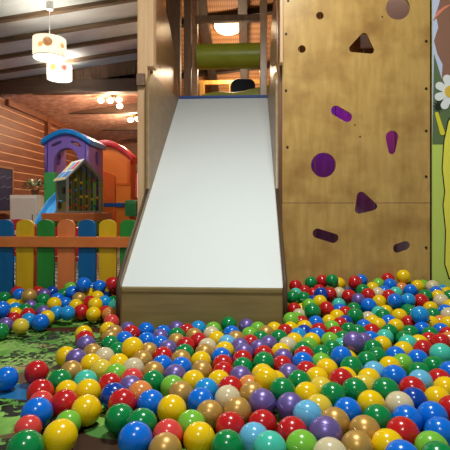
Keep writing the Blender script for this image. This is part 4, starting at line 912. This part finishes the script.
REST = '''G,0.053,1.599,0.038,0.0370;Y,0.080,1.394,0.045,0.0370;Y,0.305,1.444,0.043,0.0370;R,-1.340,2.538,0.094,0.0375;R,-1.217,2.538,0.096,0.0370;P,-1.148,2.466,0.096,0.0370;Y,-1.309,2.423,0.046,0.0370;Y,-1.242,2.392,0.049,0.0370;S,-1.219,2.290,0.053,0.0370;G,-1.152,2.259,0.056,0.0370;G,-1.092,2.302,0.052,0.0370;P,-1.159,2.332,0.059,0.0370;B,-1.042,2.397,0.086,0.0370;G,-1.037,2.470,0.098,0.0370;D,-1.135,2.538,0.097,0.0370;Y,-1.168,2.188,0.052,0.0370;L,-1.027,2.538,0.122,0.0370;B,-0.904,2.538,0.122,0.0370;Y,-0.894,2.467,0.102,0.0386;R,-0.750,2.506,0.127,0.0370;Y,-0.816,2.538,0.122,0.0370;B,-0.800,2.480,0.080,0.0370;Y,-0.826,2.413,0.096,0.0370;G,-0.746,2.433,0.065,0.0370;R,-0.841,2.342,0.083,0.0370;R,-0.731,2.266,0.045,0.0394;P,-0.540,1.984,0.039,0.0370;B,-0.373,1.938,0.038,0.0370;Y,0.113,2.021,0.038,0.0370;Y,0.186,2.028,0.038,0.0370;D,0.240,1.975,0.039,0.0370;Y,0.252,2.061,0.038,0.0370;R,0.247,2.143,0.039,0.0370;C,0.253,2.286,0.040,0.0370;L,0.234,2.215,0.038,0.0370;R,0.482,2.276,0.057,0.0370;C,0.582,2.233,0.042,0.0370;B,0.518,2.058,0.045,0.0370;Y,0.583,2.156,0.043,0.0370;D,0.456,2.157,0.040,0.0370;B,0.503,1.892,0.038,0.0370;P,0.458,1.835,0.046,0.0370;G,0.389,1.892,0.038,0.0370;T,0.367,1.788,0.038,0.0370;Y,0.352,1.636,0.038,0.0370;G,0.415,1.732,0.038,0.0370;Y,0.693,2.322,0.056,0.0370;C,0.946,2.186,0.076,0.0370;N,0.891,2.147,0.048,0.0370;Y,0.897,2.075,0.060,0.0370;Y,0.680,1.840,0.040,0.0370;N,0.819,1.883,0.043,0.0370;R,0.842,1.954,0.043,0.0370;T,0.262,2.536,0.100,0.0370;R,0.316,2.591,0.107,0.0370;R,0.400,2.590,0.113,0.0370;R,0.358,2.530,0.104,0.0370;D,0.346,2.416,0.084,0.0370;T,0.478,2.424,0.068,0.0370;B,0.469,2.353,0.054,0.0370;B,0.653,2.663,0.161,0.0370;Y,0.697,2.580,0.130,0.0370;L,0.745,2.634,0.144,0.0370;B,0.748,2.529,0.119,0.0370;R,0.807,2.663,0.171,0.0370;C,0.697,2.477,0.118,0.0370;T,0.789,2.468,0.124,0.0370;G,0.535,2.325,0.067,0.0370;T,0.643,2.269,0.061,0.0370;G,0.914,2.663,0.129,0.0370;N,0.862,2.594,0.127,0.0370;L,1.005,2.663,0.133,0.0370;B,1.025,2.526,0.119,0.0370;Y,1.007,2.456,0.111,0.0370;Y,1.100,2.566,0.108,0.0370;G,1.077,2.476,0.108,0.0370;Y,1.009,2.310,0.090,0.0370;B,0.959,2.258,0.076,0.0370;G,0.796,2.306,0.065,0.0370;G,0.788,2.234,0.071,0.0370;O,0.448,2.547,0.039,0.038;P,0.914,2.495,0.039,0.038;T,0.748,2.486,0.039,0.038;S,0.733,2.633,0.039,0.038;Y,-1.003,2.515,0.039,0.038;R,-0.886,2.522,0.039,0.038;L,1.032,2.474,0.039,0.038;S,0.941,2.597,0.039,0.038;B,1.017,2.622,0.039,0.038;G,0.588,2.595,0.039,0.038;L,-0.738,2.531,0.039,0.038;O,0.414,2.621,0.039,0.038;B,-1.437,2.422,0.039,0.038;L,0.307,2.548,0.039,0.038;B,0.502,2.657,0.039,0.038;O,-1.234,2.036,0.039,0.038;C,0.839,2.595,0.039,0.038;P,0.623,2.504,0.039,0.038;Y,0.838,2.362,0.039,0.038;Y,1.126,2.436,0.039,0.038;L,0.352,2.483,0.039,0.038;T,0.506,2.487,0.039,0.038;L,-0.958,2.435,0.039,0.038;P,1.001,2.118,0.039,0.038;L,0.235,2.637,0.039,0.038;G,-1.248,2.486,0.039,0.038;O,0.748,2.411,0.039,0.038;T,0.641,2.416,0.039,0.038;R,-1.088,2.493,0.039,0.038;G,-1.214,2.129,0.039,0.038;R,1.016,2.211,0.039,0.038;O,-1.436,2.509,0.039,0.038;S,0.822,2.509,0.039,0.038;R,0.808,2.657,0.088,0.038;G,0.679,2.569,0.039,0.038;O,1.085,2.533,0.039,0.038;S,0.939,2.378,0.039,0.038;B,0.988,2.536,0.039,0.038;P,1.126,2.612,0.039,0.038;B,0.594,2.656,0.088,0.038;Y,0.281,2.417,0.039,0.038;T,1.048,2.353,0.039,0.038;Y,0.324,2.636,0.039,0.038;B,0.406,2.431,0.039,0.038;O,0.888,2.652,0.039,0.038;O,1.168,2.520,0.039,0.038;R,0.659,2.644,0.039,0.038;S,1.104,2.645,0.108,0.038;T,-1.187,2.440,0.039,0.038;S,1.071,2.273,0.039,0.038;Y,0.249,2.494,0.039,0.038;T,0.870,2.434,0.039,0.038;B,0.767,2.565,0.039,0.038;P,-0.855,2.451,0.039,0.038;S,1.844,1.003,0.039,0.038;B,1.718,2.283,0.039,0.038;T,1.677,1.417,0.039,0.038;R,1.256,2.302,0.039,0.038;G,0.818,1.311,0.039,0.038;S,1.720,2.120,0.039,0.038;O,0.840,1.074,0.039,0.038;P,0.762,0.782,0.039,0.038;B,1.720,1.753,0.039,0.038;R,0.975,0.697,0.039,0.038;O,1.361,2.404,0.039,0.038;C,0.922,1.162,0.039,0.038;O,1.156,1.550,0.039,0.038;T,1.398,1.133,0.039,0.038;G,1.411,0.883,0.039,0.038;C,0.957,0.832,0.039,0.038;T,1.001,1.456,0.039,0.038;S,1.625,0.651,0.039,0.038;O,1.144,0.998,0.039,0.038;Y,1.532,1.055,0.039,0.038;T,1.357,1.483,0.039,0.038;P,0.769,0.675,0.039,0.038;L,1.611,1.519,0.039,0.038;O,0.973,1.576,0.039,0.038;G,0.317,0.862,0.039,0.038;Y,1.504,1.328,0.039,0.038;O,1.378,2.268,0.039,0.038;C,1.246,2.198,0.039,0.038;T,1.447,2.003,0.039,0.038;L,0.447,0.668,0.039,0.038;B,0.621,0.948,0.039,0.038;P,1.720,2.652,0.039,0.038;L,1.606,0.959,0.039,0.038;B,0.143,0.757,0.039,0.038;G,1.501,1.578,0.039,0.038;L,1.766,1.117,0.039,0.038;P,1.069,0.776,0.039,0.038;P,1.261,1.414,0.039,0.038;C,1.170,2.069,0.039,0.038;P,0.774,1.235,0.039,0.038;S,1.394,1.571,0.039,0.038;T,1.520,1.713,0.039,0.038;Y,1.355,2.615,0.039,0.038;R,1.794,2.573,0.039,0.038;P,1.751,1.026,0.039,0.038;L,1.318,2.531,0.039,0.038;Y,0.645,1.226,0.039,0.038;C,0.081,0.673,0.039,0.038;T,1.056,1.588,0.039,0.038;T,1.313,2.015,0.039,0.038;L,1.841,1.765,0.039,0.038;R,0.747,1.505,0.039,0.038;P,1.295,1.272,0.039,0.038;L,1.480,0.699,0.039,0.038;G,0.056,0.750,0.039,0.038;R,1.518,0.623,0.039,0.038;O,1.578,2.225,0.039,0.038;Y,1.438,2.083,0.039,0.038;B,1.720,2.562,0.039,0.038;L,1.236,1.645,0.039,0.038;C,0.357,0.664,0.039,0.038;L,1.152,1.169,0.039,0.038;L,1.782,1.352,0.039,0.038;L,1.283,2.408,0.039,0.038;G,1.163,0.818,0.039,0.038;O,0.155,0.652,0.039,0.038;C,1.712,1.559,0.039,0.038;B,1.215,1.337,0.039,0.038;S,1.552,1.920,0.039,0.038;Y,1.562,2.342,0.039,0.038;L,1.841,0.853,0.039,0.038;C,1.804,1.484,0.039,0.038;B,1.411,0.737,0.039,0.038;T,1.707,1.974,0.039,0.038;O,1.536,2.125,0.039,0.038;L,1.344,2.165,0.039,0.038;S,1.633,2.117,0.039,0.038;B,0.760,1.427,0.039,0.038;O,1.584,2.584,0.039,0.038;B,1.783,2.210,0.039,0.038;C,1.057,0.882,0.039,0.038;C,-0.064,0.664,0.039,0.038;L,1.818,2.085,0.039,0.038;L,1.190,1.927,0.039,0.038;S,0.424,0.777,0.039,0.038;S,-0.171,0.667,0.039,0.038;L,0.696,1.159,0.039,0.038;R,1.437,1.662,0.039,0.038;Y,1.243,1.022,0.039,0.038;O,1.245,2.617,0.039,0.038;G,1.473,1.452,0.039,0.038;L,0.840,1.778,0.039,0.038;T,0.883,1.601,0.039,0.038;O,1.484,2.315,0.039,0.038;P,1.402,1.791,0.039,0.038;P,0.779,0.909,0.039,0.038;L,1.083,1.238,0.039,0.038;Y,1.455,1.867,0.039,0.038;O,1.624,1.701,0.039,0.038;C,0.924,1.904,0.039,0.038;O,1.586,0.838,0.039,0.038;S,-0.094,0.894,0.039,0.038;S,0.898,1.494,0.039,0.038;L,0.012,0.869,0.039,0.038;O,-0.156,0.764,0.039,0.038;L,1.695,1.336,0.039,0.038;Y,1.676,2.481,0.039,0.038;C,1.649,2.318,0.039,0.038;B,1.066,2.030,0.039,0.038;B,0.868,0.783,0.039,0.038;C,0.853,0.947,0.039,0.038;T,0.779,1.582,0.039,0.038;L,1.034,1.943,0.039,0.038;B,0.966,0.970,0.039,0.038;L,1.560,1.410,0.039,0.038;L,1.172,1.092,0.039,0.038;G,1.841,1.980,0.039,0.038;Y,1.546,1.164,0.039,0.038;T,0.881,0.633,0.039,0.038;L,1.626,1.984,0.039,0.038;O,0.554,0.878,0.039,0.038;R,1.006,1.779,0.039,0.038;R,1.798,1.891,0.039,0.038;G,1.504,2.636,0.039,0.038;T,-0.027,0.750,0.039,0.038;G,1.503,2.477,0.039,0.038;Y,1.327,0.808,0.039,0.038;C,0.452,0.877,0.039,0.038;T,1.503,2.234,0.039,0.038;R,1.714,1.656,0.039,0.038;P,1.841,0.643,0.039,0.038;G,1.322,1.109,0.039,0.038;P,0.667,0.665,0.039,0.038;Y,1.025,1.341,0.039,0.038;C,1.657,1.808,0.039,0.038;B,1.432,2.584,0.039,0.038;P,1.065,0.973,0.039,0.038;O,1.707,1.249,0.039,0.038;C,1.624,1.239,0.039,0.038;R,1.174,2.180,0.039,0.038;G,0.530,0.745,0.039,0.038;C,1.409,0.961,0.039,0.038;T,1.428,2.159,0.039,0.038;G,-0.185,0.862,0.039,0.038;Y,1.649,1.038,0.039,0.038;T,1.173,0.731,0.039,0.038;P,1.757,2.492,0.039,0.038;C,1.708,1.174,0.039,0.038;R,1.454,1.248,0.039,0.038;O,0.956,2.035,0.039,0.038;L,1.209,0.898,0.039,0.038;L,0.510,0.993,0.039,0.038;G,0.872,1.423,0.039,0.038;C,1.702,0.769,0.039,0.038;Y,0.561,1.103,0.039,0.038;L,0.907,1.351,0.039,0.038;B,1.241,2.113,0.039,0.038;G,1.712,2.374,0.039,0.038;S,1.218,1.231,0.039,0.038;P,1.737,0.869,0.039,0.038;L,1.165,1.824,0.039,0.038;R,1.247,1.541,0.039,0.038;T,1.339,1.720,0.039,0.038;S,1.427,2.458,0.039,0.038;Y,1.278,0.687,0.039,0.038;B,1.289,1.790,0.039,0.038;R,1.434,1.033,0.039,0.038;B,0.666,0.823,0.039,0.038;G,1.041,1.688,0.039,0.038;Y,0.751,1.088,0.039,0.038;L,1.417,0.659,0.039,0.038;B,0.676,1.413,0.039,0.038;S,0.914,1.251,0.039,0.038;T,1.660,1.892,0.039,0.038;R,1.155,1.276,0.039,0.038;C,0.197,0.835,0.039,0.038;T,1.519,1.807,0.039,0.038;R,0.990,1.261,0.039,0.038;R,1.325,0.948,0.039,0.038;G,1.604,1.338,0.039,0.038;Y,1.378,1.377,0.039,0.038;O,1.592,1.624,0.039,0.038;O,0.947,1.708,0.039,0.038;C,0.575,0.678,0.039,0.038;P,1.498,0.777,0.039,0.038;O,1.180,1.746,0.039,0.038;B,1.111,0.647,0.039,0.038;P,1.244,1.129,0.039,0.038;O,1.092,1.752,0.039,0.038;L,1.174,2.264,0.039,0.038;C,1.498,0.908,0.039,0.038;T,1.132,1.372,0.039,0.038;P,1.837,2.289,0.039,0.038;G,1.352,1.197,0.039,0.038;B,0.704,0.909,0.039,0.038;O,1.789,1.661,0.039,0.038;P,1.007,1.159,0.039,0.038;G,1.222,1.995,0.039,0.038;R,0.834,1.669,0.039,0.038;R,0.699,1.301,0.039,0.038;Y,0.831,1.157,0.039,0.038;B,1.045,1.860,0.039,0.038;O,0.212,0.707,0.039,0.038;B,1.401,1.939,0.039,0.038;R,1.591,0.720,0.039,0.038;G,1.143,1.679,0.039,0.038;T,0.001,0.623,0.039,0.038;G,1.752,0.680,0.039,0.038;S,1.072,1.053,0.039,0.038;P,1.321,1.941,0.039,0.038;R,0.745,0.990,0.039,0.038;S,1.833,2.488,0.039,0.038;L,0.674,1.061,0.039,0.038;T,0.089,0.871,0.039,0.038;R,0.609,0.756,0.039,0.038;T,1.622,2.387,0.039,0.038;T,1.272,1.872,0.039,0.038;T,1.823,0.736,0.039,0.038;T,0.300,0.745,0.039,0.038;P,1.194,2.379,0.039,0.038;G,1.316,1.640,0.039,0.038;S,1.380,1.280,0.039,0.038;S,1.588,2.454,0.039,0.038;C,1.087,1.449,0.039,0.038;G,1.710,0.948,0.039,0.038;P,1.648,0.897,0.039,0.038;P,1.472,1.147,0.039,0.038;Y,1.253,0.818,0.039,0.038;Y,1.529,1.244,0.039,0.038;O,1.802,1.182,0.039,0.038;P,1.845,1.597,0.039,0.038;B,1.839,1.090,0.039,0.038;B,1.743,2.045,0.039,0.038;R,1.102,2.123,0.039,0.038;S,0.602,1.030,0.039,0.038;P,1.543,2.045,0.039,0.038;B,1.179,1.479,0.039,0.038;T,1.787,1.261,0.039,0.038;S,1.342,1.027,0.039,0.038;B,1.811,2.413,0.039,0.038;L,0.953,1.062,0.039,0.038;T,1.407,2.343,0.039,0.038;T,-0.065,0.816,0.039,0.038;P,1.850,1.415,0.039,0.038;S,0.913,1.829,0.039,0.038;R,1.220,0.640,0.039,0.038;Y,1.323,0.623,0.039,0.038;S,1.128,0.920,0.039,0.038;O,1.135,1.995,0.039,0.038;O,1.778,0.803,0.039,0.038;T,1.707,0.620,0.039,0.038;B,1.015,0.633,0.039,0.038;C,1.641,2.634,0.039,0.038;L,1.672,2.214,0.039,0.038;L,1.787,0.939,0.039,0.038;R,1.845,2.163,0.039,0.038;S,0.891,0.711,0.039,0.038;T,1.344,1.842,0.039,0.038;C,1.778,2.336,0.039,0.038;R,0.282,0.654,0.039,0.038;S,1.617,1.111,0.039,0.038;G,1.816,2.646,0.039,0.038;S,1.483,2.390,0.039,0.038;B,0.617,1.157,0.039,0.038;Y,1.544,1.483,0.039,0.038;L,0.913,0.901,0.039,0.038;P,1.354,2.091,0.039,0.038;G,1.727,1.841,0.039,0.038;S,1.533,0.977,0.039,0.038;S,1.243,2.520,0.039,0.038;Y,1.507,2.561,0.039,0.038;C,0.828,1.524,0.039,0.038;L,1.468,2.552,0.110,0.038;C,1.636,2.633,0.145,0.038;C,1.703,2.540,0.110,0.038;P,1.630,2.479,0.110,0.038;P,1.252,2.406,0.110,0.038;G,1.216,2.620,0.110,0.038;R,1.833,2.625,0.110,0.038;G,1.263,2.492,0.110,0.038;C,1.509,2.327,0.110,0.038;S,1.490,2.454,0.110,0.038;S,1.719,2.428,0.110,0.038;B,1.375,2.579,0.110,0.038;Y,1.692,2.329,0.110,0.038;S,1.172,2.472,0.110,0.038;C,1.360,2.445,0.110,0.038;T,1.316,2.347,0.075,0.038;L,1.211,2.339,0.110,0.038;G,1.709,2.618,0.110,0.038;L,1.101,2.192,0.075,0.038;C,1.563,2.656,0.110,0.038;C,1.427,2.644,0.110,0.038;G,1.324,2.656,0.110,0.038;G,1.618,2.565,0.110,0.038;G,1.609,2.346,0.110,0.038;T,1.795,2.468,0.110,0.038;P,1.848,1.316,0.039,0.038;Y,1.440,2.378,0.110,0.038;Y,1.542,2.593,0.145,0.038;R,1.801,2.390,0.110,0.038;O,1.131,2.371,0.110,0.038;P,1.729,1.480,0.039,0.038;S,0.841,0.859,0.039,0.038;T,1.589,1.851,0.039,0.038;B,1.314,2.249,0.075,0.038;P,1.295,2.596,0.145,0.038;T,0.695,0.744,0.039,0.038;L,1.835,2.547,0.110,0.038;O,1.556,2.419,0.110,0.038;T,0.246,0.896,0.039,0.038;B,1.548,2.504,0.110,0.038;O,1.256,1.719,0.039,0.038;S,1.105,1.919,0.039,0.038;G,1.833,2.322,0.110,0.038;Y,1.437,2.228,0.075,0.038;T,1.779,2.585,0.145,0.038;G,1.420,2.495,0.110,0.038;O,1.078,1.131,0.039,0.038;S,1.666,2.048,0.039,0.038;G,1.053,0.699,0.039,0.038;B,0.517,0.621,0.039,0.038;B,0.504,0.816,0.039,0.038'''
bm = bmesh.new(); keys = list(BC)
for e in REST.split(';'):
    q, x, y, z, r = e.split(','); ball(bm, (float(x),float(y),float(z)), float(r), 24, 14, mi=keys.index(q))
me = bpy.data.meshes.new('buried_balls'); 
for f in bm.faces: f.smooth = True
bm.to_mesh(me); bm.free()
for q in keys:
    m = mat(CN[q]+' buried ball plastic', BC[q], .2, 0, .5, .12)
    if q in 'PO': nodes(m)[2].inputs['Roughness'].default_value = .34; nodes(m)[2].inputs['Metallic'].default_value = .35
    me.materials.append(m)
o = bpy.data.objects.new('buried_balls', me); C.objects.link(o); o['kind'] = 'stuff'
tag(o, 'small half hidden plastic balls filling gaps in the ball pit', 'balls')
